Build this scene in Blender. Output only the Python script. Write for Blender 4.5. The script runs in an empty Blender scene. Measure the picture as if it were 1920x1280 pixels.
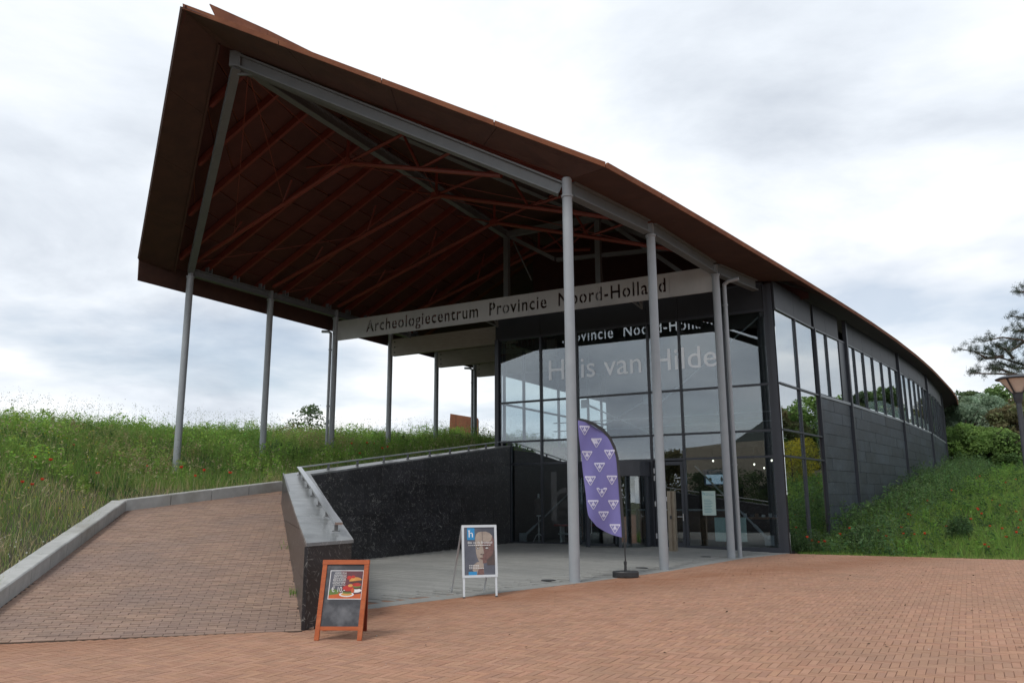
import bpy, bmesh, math, random
import numpy as np
from math import sin, cos, tan, atan, atan2, radians, pi, sqrt, hypot
from mathutils import Vector as V, Matrix, noise as mnoise

rnd = random.Random(11)
rs = np.random.RandomState(7)
S = bpy.context.scene
COL = S.collection

# ------------------------------------------------------------------ camera
FPX, PITCH, ROLL, EYE = 1493.0, atan(297 / 1493.0), radians(-0.3), 1.65
_fw = V((0, cos(PITCH), sin(PITCH))); _r0 = V((1, 0, 0)); _u0 = _r0.cross(_fw)
_rt = _r0 * cos(ROLL) + _u0 * sin(ROLL); _up = -_r0 * sin(ROLL) + _u0 * cos(ROLL)
cam = bpy.data.cameras.new('camera'); camo = bpy.data.objects.new('camera', cam); COL.objects.link(camo)
camo.matrix_world = Matrix(((_rt.x, _up.x, -_fw.x, 0), (_rt.y, _up.y, -_fw.y, 0), (_rt.z, _up.z, -_fw.z, EYE), (0, 0, 0, 1)))
cam.sensor_width = 36; cam.lens = 36 * FPX / 1920; cam.clip_end = 2000; cam.clip_start = 0.1
S.camera = camo
S.render.resolution_x = 1024; S.render.resolution_y = 682

# ------------------------------------------------------------------ sky
SUN_EL, SUN_AZ = radians(52), radians(215)     # azimuth clockwise from +Y
w = bpy.data.worlds.new('World'); S.world = w; w.use_nodes = True
nt = w.node_tree; nt.nodes.clear()
def N(t, tp, **kw):
    n = t.nodes.new(tp)
    for k, v in kw.items(): setattr(n, k, v)
    return n
def ramp(t, fac, stops):
    r = N(t, 'ShaderNodeValToRGB'); cr = r.color_ramp
    while len(cr.elements) < len(stops): cr.elements.new(0.5)
    for el, (p, c) in zip(cr.elements, stops):
        el.position = p; el.color = (c[0], c[1], c[2], 1) if not isinstance(c, (int, float)) else (c, c, c, 1)
    t.links.new(fac, r.inputs[0]); return r.outputs[0]
def math_(t, op, a, b=None, c=None, clamp=False):
    m = N(t, 'ShaderNodeMath', operation=op, use_clamp=clamp)
    for i, x in enumerate((a, b, c)):
        if x is None: continue
        if isinstance(x, (int, float)): m.inputs[i].default_value = x
        else: t.links.new(x, m.inputs[i])
    return m.outputs[0]
tc = N(nt, 'ShaderNodeTexCoord')
sx = N(nt, 'ShaderNodeSeparateXYZ'); nt.links.new(tc.outputs['Generated'], sx.inputs[0])
zz = math_(nt, 'ADD', math_(nt, 'MAXIMUM', sx.outputs[2], 0.0), 0.16)
cx = N(nt, 'ShaderNodeCombineXYZ')
nt.links.new(math_(nt, 'DIVIDE', sx.outputs[0], zz), cx.inputs[0]); nt.links.new(math_(nt, 'DIVIDE', sx.outputs[1], zz), cx.inputs[1])
mp = N(nt, 'ShaderNodeMapping'); mp.inputs['Location'].default_value = (12.1, 8.8, 0.0); nt.links.new(cx.outputs[0], mp.inputs[0])
n1 = N(nt, 'ShaderNodeTexNoise'); n1.inputs['Scale'].default_value = 0.95; n1.inputs['Detail'].default_value = 10; n1.inputs['Roughness'].default_value = 0.57; n1.inputs['Distortion'].default_value = 0.35
nt.links.new(mp.outputs[0], n1.inputs['Vector'])
n2 = N(nt, 'ShaderNodeTexNoise'); n2.inputs['Scale'].default_value = 0.42; n2.inputs['Detail'].default_value = 4; n2.inputs['Roughness'].default_value = 0.45
nt.links.new(mp.outputs[0], n2.inputs['Vector'])
shade = math_(nt, 'ADD', math_(nt, 'MULTIPLY', n1.outputs[0], 0.6), math_(nt, 'MULTIPLY', n2.outputs[0], 0.4))
ccol = ramp(nt, shade, [(0.36, (0.54, 0.59, 0.665)), (0.46, (0.755, 0.805, 0.87)), (0.54, (0.93, 0.955, 0.985)), (0.64, (1.07, 1.07, 1.07))])
sky = N(nt, 'ShaderNodeTexSky', sky_type='NISHITA', sun_disc=False, sun_elevation=SUN_EL, sun_rotation=SUN_AZ)
b_sky = N(nt, 'ShaderNodeBackground'); b_sky.inputs[1].default_value = 0.10; nt.links.new(sky.outputs[0], b_sky.inputs[0])
b_cl = N(nt, 'ShaderNodeBackground'); b_cl.inputs[1].default_value = 1.0; nt.links.new(ccol, b_cl.inputs[0])
n3 = N(nt, 'ShaderNodeTexNoise'); n3.inputs['Scale'].default_value = 0.7; n3.inputs['Detail'].default_value = 6
mp3 = N(nt, 'ShaderNodeMapping'); mp3.inputs['Location'].default_value = (4.1, 7.3, 2.0); nt.links.new(cx.outputs[0], mp3.inputs[0]); nt.links.new(mp3.outputs[0], n3.inputs['Vector'])
cover = ramp(nt, n3.outputs[0], [(0.34, 0.42), (0.47, 1.0)])
mx = N(nt, 'ShaderNodeMixShader'); nt.links.new(cover, mx.inputs[0]); nt.links.new(b_sky.outputs[0], mx.inputs[1]); nt.links.new(b_cl.outputs[0], mx.inputs[2])
wo = N(nt, 'ShaderNodeOutputWorld'); nt.links.new(mx.outputs[0], wo.inputs[0])

sun = bpy.data.lights.new('sun', 'SUN'); sun.energy = 1.5; sun.angle = radians(14); sun.color = (1.0, 0.96, 0.9)
suno = bpy.data.objects.new('sun', sun); COL.objects.link(suno)
_sd = V((sin(SUN_AZ) * cos(SUN_EL), cos(SUN_AZ) * cos(SUN_EL), sin(SUN_EL)))
suno.rotation_euler = _sd.to_track_quat('Z', 'Y').to_euler()
S.view_settings.view_transform = 'Standard'; S.view_settings.look = 'None'; S.view_settings.gamma = 1; S.view_settings.use_curve_mapping = False
S.view_settings.exposure = 0.2
S.cycles.max_bounces = 8; S.cycles.transparent_max_bounces = 16

# ------------------------------------------------------------------ geometry helpers
def ray(x, y): return _fw + _rt * ((x - 960) / FPX) + _up * ((640 - y) / FPX)
def at(x, y, d):                       # point of the photo at forward distance d (metres)
    v = ray(x, y); return V((0, 0, EYE)) + v * (d / v.y)
TH = radians(29.3); BK = V((sin(TH), cos(TH), 0)); EE = V((cos(TH), -sin(TH), 0)); L3 = V((-6.97, 30.76, 0)); Z = V((0, 0, 1))
def P(s, q, z=0.0): return L3 + BK * s + EE * q + Z * z      # building axes: s = inwards, q = along the front
def sq(p): d = V((p[0], p[1], 0)) - L3; return d.dot(BK), d.dot(EE)
def lerp(a, b, t): return a + (b - a) * t
def pl(tab, s):                        # piecewise linear table lookup
    if s <= tab[0][0]: return tab[0][1:]
    for a, b in zip(tab, tab[1:]):
        if s <= b[0]:
            t = (s - a[0]) / (b[0] - a[0]); return tuple(lerp(a[i], b[i], t) for i in range(1, len(a)))
    return tab[-1][1:]

class MB:
    def __init__(self): self.v = []; self.f = []; self.m = []
    def add(self, vs, fs, m=0):
        o = len(self.v); self.v += [tuple(x) for x in vs]; self.f += [tuple(i + o for i in q) for q in fs]; self.m += [m] * len(fs); return self
    def poly(self, pts, m=0): return self.add(pts, [tuple(range(len(pts)))], m)
    def hexa(self, b, t, m=0):         # bottom quad and top quad
        return self.add(list(b) + list(t), [(3, 2, 1, 0), (4, 5, 6, 7), (0, 1, 5, 4), (1, 2, 6, 5), (2, 3, 7, 6), (3, 0, 4, 7)], m)
    def box(self, c, sx, sy, sz, X=V((1, 0, 0)), Y=V((0, 1, 0)), m=0):   # centre, full sizes
        c = V(c); Zv = X.cross(Y); a, b, d = X * sx / 2, Y * sy / 2, Zv * sz / 2
        return self.hexa([c - a - b - d, c + a - b - d, c + a + b - d, c - a + b - d], [c - a - b + d, c + a - b + d, c + a + b + d, c - a + b + d], m)
    def beam(self, p, q, wd, ht, up=Z, m=0):
        p, q = V(p), V(q); D = (q - p).normalized(); X = D.cross(up)
        X = X.normalized() if X.length > 1e-6 else V((1, 0, 0)); U = X.cross(D)
        a, b = X * wd / 2, U * ht / 2
        return self.hexa([p - a - b, p + a - b, q + a - b, q - a - b], [p - a + b, p + a + b, q + a + b, q - a + b], m)
    def ibeam(self, p, q, wd, ht, tf, up=Z, m=0):
        p, q = V(p), V(q); D = (q - p).normalized(); X = D.cross(up).normalized(); U = X.cross(D)
        h = U * (ht / 2 - tf / 2)
        self.beam(p + h, q + h, wd, tf, U, m); self.beam(p - h, q - h, wd, tf, U, m); return self.beam(p, q, tf, ht - 2 * tf - .004, U, m)
    def tube(self, p, q, r0, r1=None, n=12, m=0, cap=True):
        p, q = V(p), V(q); r1 = r0 if r1 is None else r1; D = (q - p).normalized()
        X = D.cross(Z) if abs(D.z) < .95 else D.cross(V((1, 0, 0))); X.normalize(); Y = D.cross(X)
        vs = []
        for k in range(n):
            c = X * cos(2 * pi * k / n) + Y * sin(2 * pi * k / n); vs += [p + c * r0, q + c * r1]
        fs = [(2 * k, 2 * k + 1, (2 * k + 3) % (2 * n), (2 * k + 2) % (2 * n)) for k in range(n)]
        if cap: fs += [tuple(2 * k for k in range(n)), tuple(2 * k + 1 for k in reversed(range(n)))]
        return self.add(vs, fs, m)
    def path(self, pts, r, n=6, m=0):
        for i, (a, b) in enumerate(zip(pts, pts[1:])):
            ra = r[i] if isinstance(r, (list, tuple)) else r; rb = r[i + 1] if isinstance(r, (list, tuple)) else r
            self.tube(a, b, ra, rb, n, m)
        return self
    def prism(self, pts, d, m=0):      # polygon pushed along vector d
        n = len(pts); pts = [V(p) for p in pts]; d = V(d)
        return self.add(pts + [p + d for p in pts], [tuple(reversed(range(n))), tuple(range(n, 2 * n))] + [(i, (i + 1) % n, (i + 1) % n + n, i + n) for i in range(n)], m)
    def lathe(self, c, prof, n=20, m=0):
        c = V(c); vs = []
        for r, z in prof:
            for k in range(n): vs.append(c + V((r * cos(2 * pi * k / n), r * sin(2 * pi * k / n), z)))
        fs = [(i * n + k, i * n + (k + 1) % n, (i + 1) * n + (k + 1) % n, (i + 1) * n + k) for i in range(len(prof) - 1) for k in range(n)]
        fs += [tuple(reversed(range(n))), tuple(range((len(prof) - 1) * n, len(prof) * n))]
        return self.add(vs, fs, m)
    def mesh(self, name, mats):
        me = bpy.data.meshes.new(name); me.from_pydata(self.v, [], self.f); me.update()
        bm = bmesh.new(); bm.from_mesh(me); bmesh.ops.recalc_face_normals(bm, faces=bm.faces); bm.to_mesh(me); bm.free()
        for mt in (mats if isinstance(mats, (list, tuple)) else [mats]): me.materials.append(mt)
        if any(self.m): me.polygons.foreach_set('material_index', self.m)
        return me
    def build(self, name, mats, parent=None, smooth=False):
        me = self.mesh(name, mats)
        if smooth:
            me.polygons.foreach_set('use_smooth', [True] * len(me.polygons)); me.set_sharp_from_angle(angle=radians(35))
        return put(name, me, parent)
def put(name, me, parent=None):
    o = bpy.data.objects.new(name, me); COL.objects.link(o)
    if parent is not None: adopt(o, parent)
    return o
def world_loc(o):
    l = o.location.copy()
    while o.parent is not None: o = o.parent; l = l + o.location
    return l
def adopt(o, parent):                  # things stand as unrotated empties; parts are written in world coordinates
    o.parent = parent; o.matrix_parent_inverse = Matrix.Translation(-V(parent['base'] if 'base' in parent else (0, 0, 0)))
def thing(name, label, cat, loc=(0, 0, 0), group=None):
    o = bpy.data.objects.new(name, None); COL.objects.link(o); o.location = loc; o['base'] = tuple(loc); o.empty_display_size = .3
    o['label'] = label; o['category'] = cat
    if group: o['group'] = group
    return o
def tag(o, label, cat, group=None):
    o['label'] = label; o['category'] = cat
    if group: o['group'] = group
    return o
def kind(o, k): o['kind'] = k; return o

# ------------------------------------------------------------------ materials
def mat(name, c1, c2=None, scale=6.0, rough=0.6, bump=0.0, bscale=None, metal=0.0, detail=6, stretch=(1, 1, 1), spec=0.5, rnd_amt=0.0, lo=.35, hi=.65, dirt=None):
    m = bpy.data.materials.new(name); m.use_nodes = True; t = m.node_tree; b = t.nodes['Principled BSDF']
    b.inputs['Roughness'].default_value = rough; b.inputs['Metallic'].default_value = metal; b.inputs['Specular IOR Level'].default_value = spec
    if c2 is None: c2 = tuple(x * .8 for x in c1)
    g = N(t, 'ShaderNodeNewGeometry'); mpn = N(t, 'ShaderNodeMapping'); mpn.inputs['Scale'].default_value = stretch; t.links.new(g.outputs['Position'], mpn.inputs[0])
    n = N(t, 'ShaderNodeTexNoise'); n.inputs['Scale'].default_value = scale; n.inputs['Detail'].default_value = detail; n.inputs['Roughness'].default_value = .6
    t.links.new(mpn.outputs[0], n.inputs['Vector'])
    col = ramp(t, n.outputs[0], [(lo, c2), (hi, c1)])
    if rnd_amt:                        # each piece its own tint
        oi = N(t, 'ShaderNodeObjectInfo'); r_ = math_(t, 'FRACT', math_(t, 'ADD', oi.outputs['Random'], g.outputs['Random Per Island']))
        k = math_(t, 'MULTIPLY_ADD', r_, 2 * rnd_amt, 1 - rnd_amt)
        hs = N(t, 'ShaderNodeHueSaturation'); t.links.new(k, hs.inputs['Value']); t.links.new(col, hs.inputs['Color'])
        r2 = math_(t, 'FRACT', math_(t, 'MULTIPLY', r_, 17.3)); t.links.new(math_(t, 'MULTIPLY_ADD', r2, .5 * rnd_amt, 1 - .25 * rnd_amt), hs.inputs['Saturation'])
        r3 = math_(t, 'FRACT', math_(t, 'MULTIPLY', r_, 41.7)); t.links.new(math_(t, 'MULTIPLY_ADD', r3, .06 * rnd_amt, .5 - .03 * rnd_amt), hs.inputs['Hue'])
        col = hs.outputs[0]
    if dirt:                           # large worn or stained patches: (colour, scale, lo, hi, strength)
        n4 = N(t, 'ShaderNodeTexNoise'); n4.inputs['Scale'].default_value = dirt[1]; n4.inputs['Detail'].default_value = 5; t.links.new(g.outputs['Position'], n4.inputs['Vector'])
        fac = math_(t, 'MULTIPLY', ramp(t, n4.outputs[0], [(dirt[2], 0.0), (dirt[3], 1.0)]), dirt[4])
        mm = N(t, 'ShaderNodeMix', data_type='RGBA'); t.links.new(fac, mm.inputs[0]); t.links.new(col, mm.inputs[6]); mm.inputs[7].default_value = (*dirt[0], 1); col = mm.outputs[2]
    t.links.new(col, b.inputs['Base Color'])
    if bump:
        n5 = N(t, 'ShaderNodeTexNoise'); n5.inputs['Scale'].default_value = bscale or scale * 4; n5.inputs['Detail'].default_value = 4; t.links.new(mpn.outputs[0], n5.inputs['Vector'])
        bp = N(t, 'ShaderNodeBump'); bp.inputs['Strength'].default_value = bump; bp.inputs['Distance'].default_value = .02; t.links.new(n5.outputs[0], bp.inputs['Height']); t.links.new(bp.outputs[0], b.inputs['Normal'])
    return m
def marble(name, base, vein, rough, flecks=1.0, honed=0.0):
    m = bpy.data.materials.new(name); m.use_nodes = True; t = m.node_tree; b = t.nodes['Principled BSDF']; b.inputs['Roughness'].default_value = rough
    g = N(t, 'ShaderNodeNewGeometry')
    def nz(sc, det, dist, loc=(0, 0, 0), scl=(1, 1, 1), rot=(0, 0, 0)):
        mpn = N(t, 'ShaderNodeMapping'); mpn.inputs['Location'].default_value = loc; mpn.inputs['Scale'].default_value = scl; mpn.inputs['Rotation'].default_value = rot
        t.links.new(g.outputs['Position'], mpn.inputs[0])
        n = N(t, 'ShaderNodeTexNoise'); n.inputs['Scale'].default_value = sc; n.inputs['Detail'].default_value = det; n.inputs['Distortion'].default_value = dist; t.links.new(mpn.outputs[0], n.inputs['Vector']); return n.outputs[0]
    def thin(x, wd): return math_(t, 'SUBTRACT', 1.0, math_(t, 'MULTIPLY', math_(t, 'ABSOLUTE', math_(t, 'SUBTRACT', x, .5)), 1 / wd), clamp=True)
    v1 = math_(t, 'MULTIPLY', thin(nz(1.3, 3, 1.2), .005), ramp(t, nz(.8, 2, 0, (5, 3, 1)), [(.5, 0.0), (.62, 1.0)]))
    def streak(ang, sc, seed, lo):     # short fossil streaks at an angle in the face
        du, dv = N(t, 'ShaderNodeVectorMath', operation='DOT_PRODUCT'), N(t, 'ShaderNodeVectorMath', operation='DOT_PRODUCT'); du.inputs[1].default_value = (.75, .66, .1); dv.inputs[1].default_value = (-.45, .5, 1.0)
        for d_ in (du, dv): t.links.new(g.outputs['Position'], d_.inputs[0])
        c_ = N(t, 'ShaderNodeCombineXYZ'); t.links.new(du.outputs['Value'], c_.inputs[0]); t.links.new(dv.outputs['Value'], c_.inputs[1])
        m1 = N(t, 'ShaderNodeMapping'); m1.inputs['Rotation'].default_value = (0, 0, ang); m1.inputs['Location'].default_value = (seed, seed * 2.3, 0); t.links.new(c_.outputs[0], m1.inputs[0])
        m2 = N(t, 'ShaderNodeMapping'); m2.inputs['Scale'].default_value = (1, .13, 1); t.links.new(m1.outputs[0], m2.inputs[0])
        n = N(t, 'ShaderNodeTexNoise'); n.inputs['Scale'].default_value = sc; n.inputs['Detail'].default_value = 1; n.inputs['Distortion'].default_value = .3; t.links.new(m2.outputs[0], n.inputs['Vector'])
        return ramp(t, n.outputs[0], [(lo, 0.0), (lo + .05, 1.0)])
    f1 = math_(t, 'ADD', streak(.5, 44, 1.1, .665), streak(-.6, 52, 4.7, .665)); f2 = math_(t, 'ADD', streak(1.3, 38, 8.3, .675), streak(-1.2, 56, 2.9, .675))
    fac = math_(t, 'ADD', math_(t, 'MULTIPLY', v1, .7), math_(t, 'MULTIPLY', math_(t, 'ADD', f1, f2), .34 * flecks), clamp=True)
    cl = ramp(t, nz(2.2, 5, 0, (3, 3, 3)), [(.35, tuple(x * .7 for x in base)), (.65, tuple(x * 1.25 for x in base))])
    mm = N(t, 'ShaderNodeMix', data_type='RGBA'); t.links.new(fac, mm.inputs[0]); t.links.new(cl, mm.inputs[6]); mm.inputs[7].default_value = (*vein, 1)
    oi = N(t, 'ShaderNodeObjectInfo'); hs = N(t, 'ShaderNodeHueSaturation'); t.links.new(math_(t, 'MULTIPLY_ADD', oi.outputs['Random'], .5, .75), hs.inputs['Value']); t.links.new(mm.outputs[2], hs.inputs['Color'])
    t.links.new(hs.outputs[0], b.inputs['Base Color']); return m
def glass(name, tint, ior, haze=0.0):
    m = bpy.data.materials.new(name); m.use_nodes = True; t = m.node_tree; t.nodes.clear()
    fr = N(t, 'ShaderNodeFresnel'); fr.inputs[0].default_value = ior
    gl = N(t, 'ShaderNodeBsdfGlossy'); gl.inputs['Roughness'].default_value = 0.0; gl.inputs[0].default_value = (.95, .98, 1, 1)
    g = N(t, 'ShaderNodeNewGeometry'); t.links.new(math_(t, 'MULTIPLY_ADD', g.outputs['Backfacing'], 1 / ior - ior, ior), fr.inputs[0]); n = N(t, 'ShaderNodeTexNoise'); n.inputs['Scale'].default_value = .55; n.inputs['Detail'].default_value = 1; t.links.new(g.outputs['Position'], n.inputs['Vector'])
    bp = N(t, 'ShaderNodeBump'); bp.inputs['Strength'].default_value = .04; bp.inputs['Distance'].default_value = .05; t.links.new(n.outputs[0], bp.inputs['Height']); t.links.new(bp.outputs[0], gl.inputs['Normal'])
    tr = N(t, 'ShaderNodeBsdfTransparent'); tr.inputs[0].default_value = (*tint, 1)
    mxs = N(t, 'ShaderNodeMixShader'); t.links.new(fr.outputs[0], mxs.inputs[0]); t.links.new(tr.outputs[0], mxs.inputs[1]); t.links.new(gl.outputs[0], mxs.inputs[2])
    o = N(t, 'ShaderNodeOutputMaterial'); t.links.new(mxs.outputs[0], o.inputs[0]); return m
def film(name, c, a):
    m = bpy.data.materials.new(name); m.use_nodes = True; t = m.node_tree; t.nodes.clear()
    d = N(t, 'ShaderNodeBsdfPrincipled'); d.inputs[0].default_value = (*c, 1); d.inputs['Roughness'].default_value = .04; d.inputs['IOR'].default_value = 3.2; tr = N(t, 'ShaderNodeBsdfTransparent'); mxs = N(t, 'ShaderNodeMixShader'); mxs.inputs[0].default_value = a
    t.links.new(tr.outputs[0], mxs.inputs[1]); t.links.new(d.outputs[0], mxs.inputs[2]); o = N(t, 'ShaderNodeOutputMaterial'); t.links.new(mxs.outputs[0], o.inputs[0]); return m
def emit(name, c, s):
    m = bpy.data.materials.new(name); m.use_nodes = True; b = m.node_tree.nodes['Principled BSDF']; b.inputs['Base Color'].default_value = (*c, 1)
    b.inputs['Emission Color'].default_value = (*c, 1); b.inputs['Emission Strength'].default_value = s; return m
def leafmat(name, trans=.3, rough=.55):
    m = bpy.data.materials.new(name); m.use_nodes = True; t = m.node_tree; t.nodes.clear()
    a = N(t, 'ShaderNodeAttribute'); a.attribute_name = 'Col'
    d = N(t, 'ShaderNodeBsdfPrincipled'); d.inputs['Roughness'].default_value = rough; d.inputs['Specular IOR Level'].default_value = .25; t.links.new(a.outputs[0], d.inputs['Base Color'])
    tl = N(t, 'ShaderNodeBsdfTranslucent'); t.links.new(a.outputs[0], tl.inputs[0]); mxs = N(t, 'ShaderNodeMixShader'); mxs.inputs[0].default_value = trans
    t.links.new(d.outputs[0], mxs.inputs[1]); t.links.new(tl.outputs[0], mxs.inputs[2]); o = N(t, 'ShaderNodeOutputMaterial'); t.links.new(mxs.outputs[0], o.inputs[0]); return m

M = {}
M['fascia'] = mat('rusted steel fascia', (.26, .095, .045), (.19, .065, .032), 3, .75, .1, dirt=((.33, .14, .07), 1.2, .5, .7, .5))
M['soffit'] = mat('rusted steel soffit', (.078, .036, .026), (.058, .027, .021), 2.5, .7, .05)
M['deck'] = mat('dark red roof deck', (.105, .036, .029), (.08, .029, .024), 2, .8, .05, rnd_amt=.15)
M['truss'] = mat('red oxide paint', (.20, .041, .028), (.17, .036, .024), 4, .5)
M['steel'] = mat('grey painted steel', (.30, .325, .35), (.27, .295, .32), 3, .42, dirt=((.2, .2, .2), 1.5, .55, .8, .4))
M['steel_dark'] = mat('dark grey beam paint', (.155, .17, .18), (.135, .148, .157), 3, .45)
M['frame'] = mat('anthracite window frame', (.042, .048, .062), (.037, .043, .055), 4, .4)
M['header'] = mat('anthracite cladding panel', (.024, .027, .035), (.02, .023, .03), 2, .5)
M['sign'] = mat('pale grey sign plate', (.40, .40, .39), (.35, .35, .345), 2, .5, dirt=((.28, .28, .27), .8, .5, .75, .5))
M['clad'] = mat('taupe cladding board', (.33, .30, .26), (.28, .25, .22), 3, .7, stretch=(1, 1, 6))
M['black_marble'] = marble('black fossil marble', (.022, .022, .026), (.42, .42, .4), .32)
M['wall_marble'] = marble('grey weathered marble', (.034, .045, .061), (.16, .175, .185), .5, 1.2)
M['coping'] = marble('honed marble coping with sky sheen', (.17, .18, .185), (.55, .55, .54), .30, .8)  # grazing sky reflection is put into this paler grey, besides the honed finish
M['stainless'] = mat('brushed stainless steel', (.62, .63, .64), (.55, .56, .57), 30, .28, metal=1.0, stretch=(1, 1, 8))
M['post_steel'] = mat('dull steel post', (.16, .165, .17), None, 8, .4, metal=.3)
M['brick'] = mat('orange clay paver', (.39, .215, .138), (.345, .186, .118), 40, .85, .25, 160, rnd_amt=.13, dirt=((.26, .16, .105), .35, .48, .72, .55))
def rust_line(m, o, n, c, wd):         # rust washed down along the drip line of the roof edge
    t = m.node_tree; b = t.nodes['Principled BSDF']; src = b.inputs['Base Color'].links[0].from_socket
    g = N(t, 'ShaderNodeNewGeometry'); d = N(t, 'ShaderNodeVectorMath', operation='DOT_PRODUCT'); d.inputs[1].default_value = n; t.links.new(g.outputs['Position'], d.inputs[0])
    x = math_(t, 'ABSOLUTE', math_(t, 'SUBTRACT', d.outputs['Value'], o)); f = math_(t, 'SUBTRACT', 1.0, math_(t, 'DIVIDE', x, wd), clamp=True)
    nz = N(t, 'ShaderNodeTexNoise'); nz.inputs['Scale'].default_value = 1.1; nz.inputs['Detail'].default_value = 5; t.links.new(g.outputs['Position'], nz.inputs['Vector'])
    f = math_(t, 'MULTIPLY', f, ramp(t, nz.outputs[0], [(.3, .25), (.7, 1.0)])); mm = N(t, 'ShaderNodeMix', data_type='RGBA'); t.links.new(f, mm.inputs[0]); t.links.new(src, mm.inputs[6]); mm.inputs[7].default_value = (*c, 1); t.links.new(mm.outputs[2], b.inputs['Base Color'])
rust_line(M['brick'], -11.78, (.607, -.795, 0), (.27, .115, .055), 1.7)
M['ramp_brick'] = mat('brown clay paver', (.30, .198, .145), (.245, .162, .122), 14, .85, .2, 120, rnd_amt=.15, dirt=((.20, .145, .125), .6, .45, .65, .6))
M['joint'] = mat('sand joint', (.265, .148, .098), (.21, .12, .08), 30, .95)
M['forestone'] = mat('grey paving stone', (.30, .302, .288), (.265, .267, .255), 9, .8, .15, 80, rnd_amt=.09, dirt=((.17, .18, .175), .5, .45, .7, .5))
M['ramp_joint'] = mat('dark ramp joint', (.075, .055, .042), None, 30, .95)
M['gjoint'] = mat('grey joint', (.185, .187, .178), None, 20, .95)
M['kerb'] = mat('grey concrete kerb', (.42, .425, .415), (.35, .355, .345), 5, .85, .2, 60, rnd_amt=.06, dirt=((.2, .19, .15), 1.3, .5, .75, .5))
M['soil'] = mat('dark earth under plants', (.060, .060, .026), (.045, .04, .022), 3, .95, .3, 10)
M['dryearth'] = mat('meadow ground', (.085, .090, .034), (.06, .07, .026), .8, .95, .3, 10)
M['leaf'] = leafmat('leaves', .5); M['grass'] = leafmat('grass blades', .52); M['needle'] = leafmat('pine needles', .1)
M['bark'] = mat('bark', (.10, .075, .055), (.06, .045, .035), 8, .9, .4, 30)
M['glass'] = glass('facade glass', (.78, .84, .86), 2.25)
M['glass_side'] = glass('coated side glass', (.45, .50, .50), 9.0)
M['glass_thin'] = glass('thin clear glass', (.85, .88, .88), 1.25)
M['white_film'] = film('frosted white lettering film', (.9, .93, .95), .62)
M['faint_film'] = film('faint grey lettering film', (.6, .62, .64), .16)
M['dark'] = mat('dark interior wall', (.035, .032, .032), None, 2, .8)
M['dark_red'] = mat('dark red cavity wall', (.055, .018, .016), None, 2, .8)
M['floor_in'] = mat('interior floor', (.12, .105, .09), None, 3, .4)
M['wood'] = mat('warm wood', (.22, .11, .05), (.16, .08, .036), 6, .5, stretch=(1, 1, 8))
M['white'] = mat('white paint', (.78, .79, .8), (.74, .75, .76), 5, .45)
M['mint'] = mat('pale mint paper', (.52, .66, .62), (.5, .64, .6), 3, .7)
M['teal'] = mat('teal print', (.03, .3, .4), None, 3, .7)
M['red'] = mat('red bench', (.35, .03, .03), None, 3, .5)
M['bluescr'] = mat('screen housing', (.06, .07, .2), None, 3, .4)
M['screen'] = emit('lit screen', (.45, .6, .75), .35)
M['lamp_lit'] = emit('lit spot lamp', (1, .9, .75), 3.0)
M['black_plastic'] = mat('black plastic', (.028, .029, .032), (.022, .023, .026), 8, .5, .1, 60)
M['purple'] = mat('purple flag cloth', (.185, .172, .425), (.168, .155, .39), 4, .75, stretch=(1, 1, .4))
M['lilac'] = mat('pale lilac flag print', (.64, .63, .76), (.6, .59, .73), 6, .75)
M['alu'] = mat('silver aluminium', (.62, .64, .66), (.57, .59, .61), 8, .35, metal=.35)
M['orange'] = mat('orange stained wood', (.42, .095, .020), (.33, .07, .016), 9, .5, stretch=(1, 1, 5), dirt=((.5, .2, .08), 4, .6, .75, .5))
M['orange_dark'] = mat('red brown stained wood', (.24, .035, .015), (.19, .03, .013), 9, .5)
M['slate'] = mat('chalkboard slate', (.045, .050, .060), (.036, .04, .05), 5, .6, dirt=((.22, .23, .25), 5.0, .46, .72, .6), stretch=(1, 1, .5))
M['paper'] = mat('white paper', (.75, .75, .77), None, 4, .6)
M['p_navy'] = mat('poster dark blue', (.115, .12, .15), (.06, .065, .085), 2.2, .45)
M['p_blue'] = mat('poster blue', (.02, .25, .52), (.02, .22, .48), 3, .45)
M['p_bone'] = mat('poster clay', (.36, .30, .25), (.27, .22, .185), 12, .45)
M['p_flesh'] = mat('poster flesh red', (.19, .10, .088), (.12, .062, .056), 14, .45)
M['p_shadow'] = mat('poster shadow', (.09, .06, .055), (.07, .05, .045), 14, .45)
M['p_white'] = mat('poster white', (.78, .78, .78), None, 4, .45)
M['p_maroon'] = mat('poster maroon', (.13, .035, .045), (.05, .03, .05), 3, .45)
M['p_bun'] = mat('poster bun', (.62, .32, .08), (.5, .22, .05), 12, .45)
M['p_red'] = mat('poster red', (.48, .03, .02), (.38, .02, .015), 10, .45)
M['p_orange'] = mat('poster orange', (.55, .12, .02), (.45, .07, .02), 6, .45)
M['p_meat'] = mat('poster brown', (.09, .04, .02), None, 12, .45)
M['p_green'] = mat('poster green', (.12, .2, .04), None, 12, .45)
M['bronze'] = mat('bronze coloured steel', (.30, .26, .20), (.25, .21, .165), 5, .4, metal=.5)
M['drain'] = mat('cast iron drain', (.05, .052, .055), None, 20, .6)
M['lampmetal'] = mat('dark lamp post paint', (.035, .04, .05), None, 5, .5)
M['lampglass'] = mat('frosted lamp bowl', (.62, .55, .48), (.56, .49, .42), 5, .4)
M['poppy'] = mat('poppy petal', (.66, .06, .018), (.55, .035, .012), 30, .6)
M['stem'] = mat('plant stem', (.08, .13, .04), None, 20, .7)
M['tan'] = mat('pale plaster', (.5, .43, .33), None, 2, .8)
M['tile'] = mat('dark roof tile', (.055, .065, .055), None, 6, .8)

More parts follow.
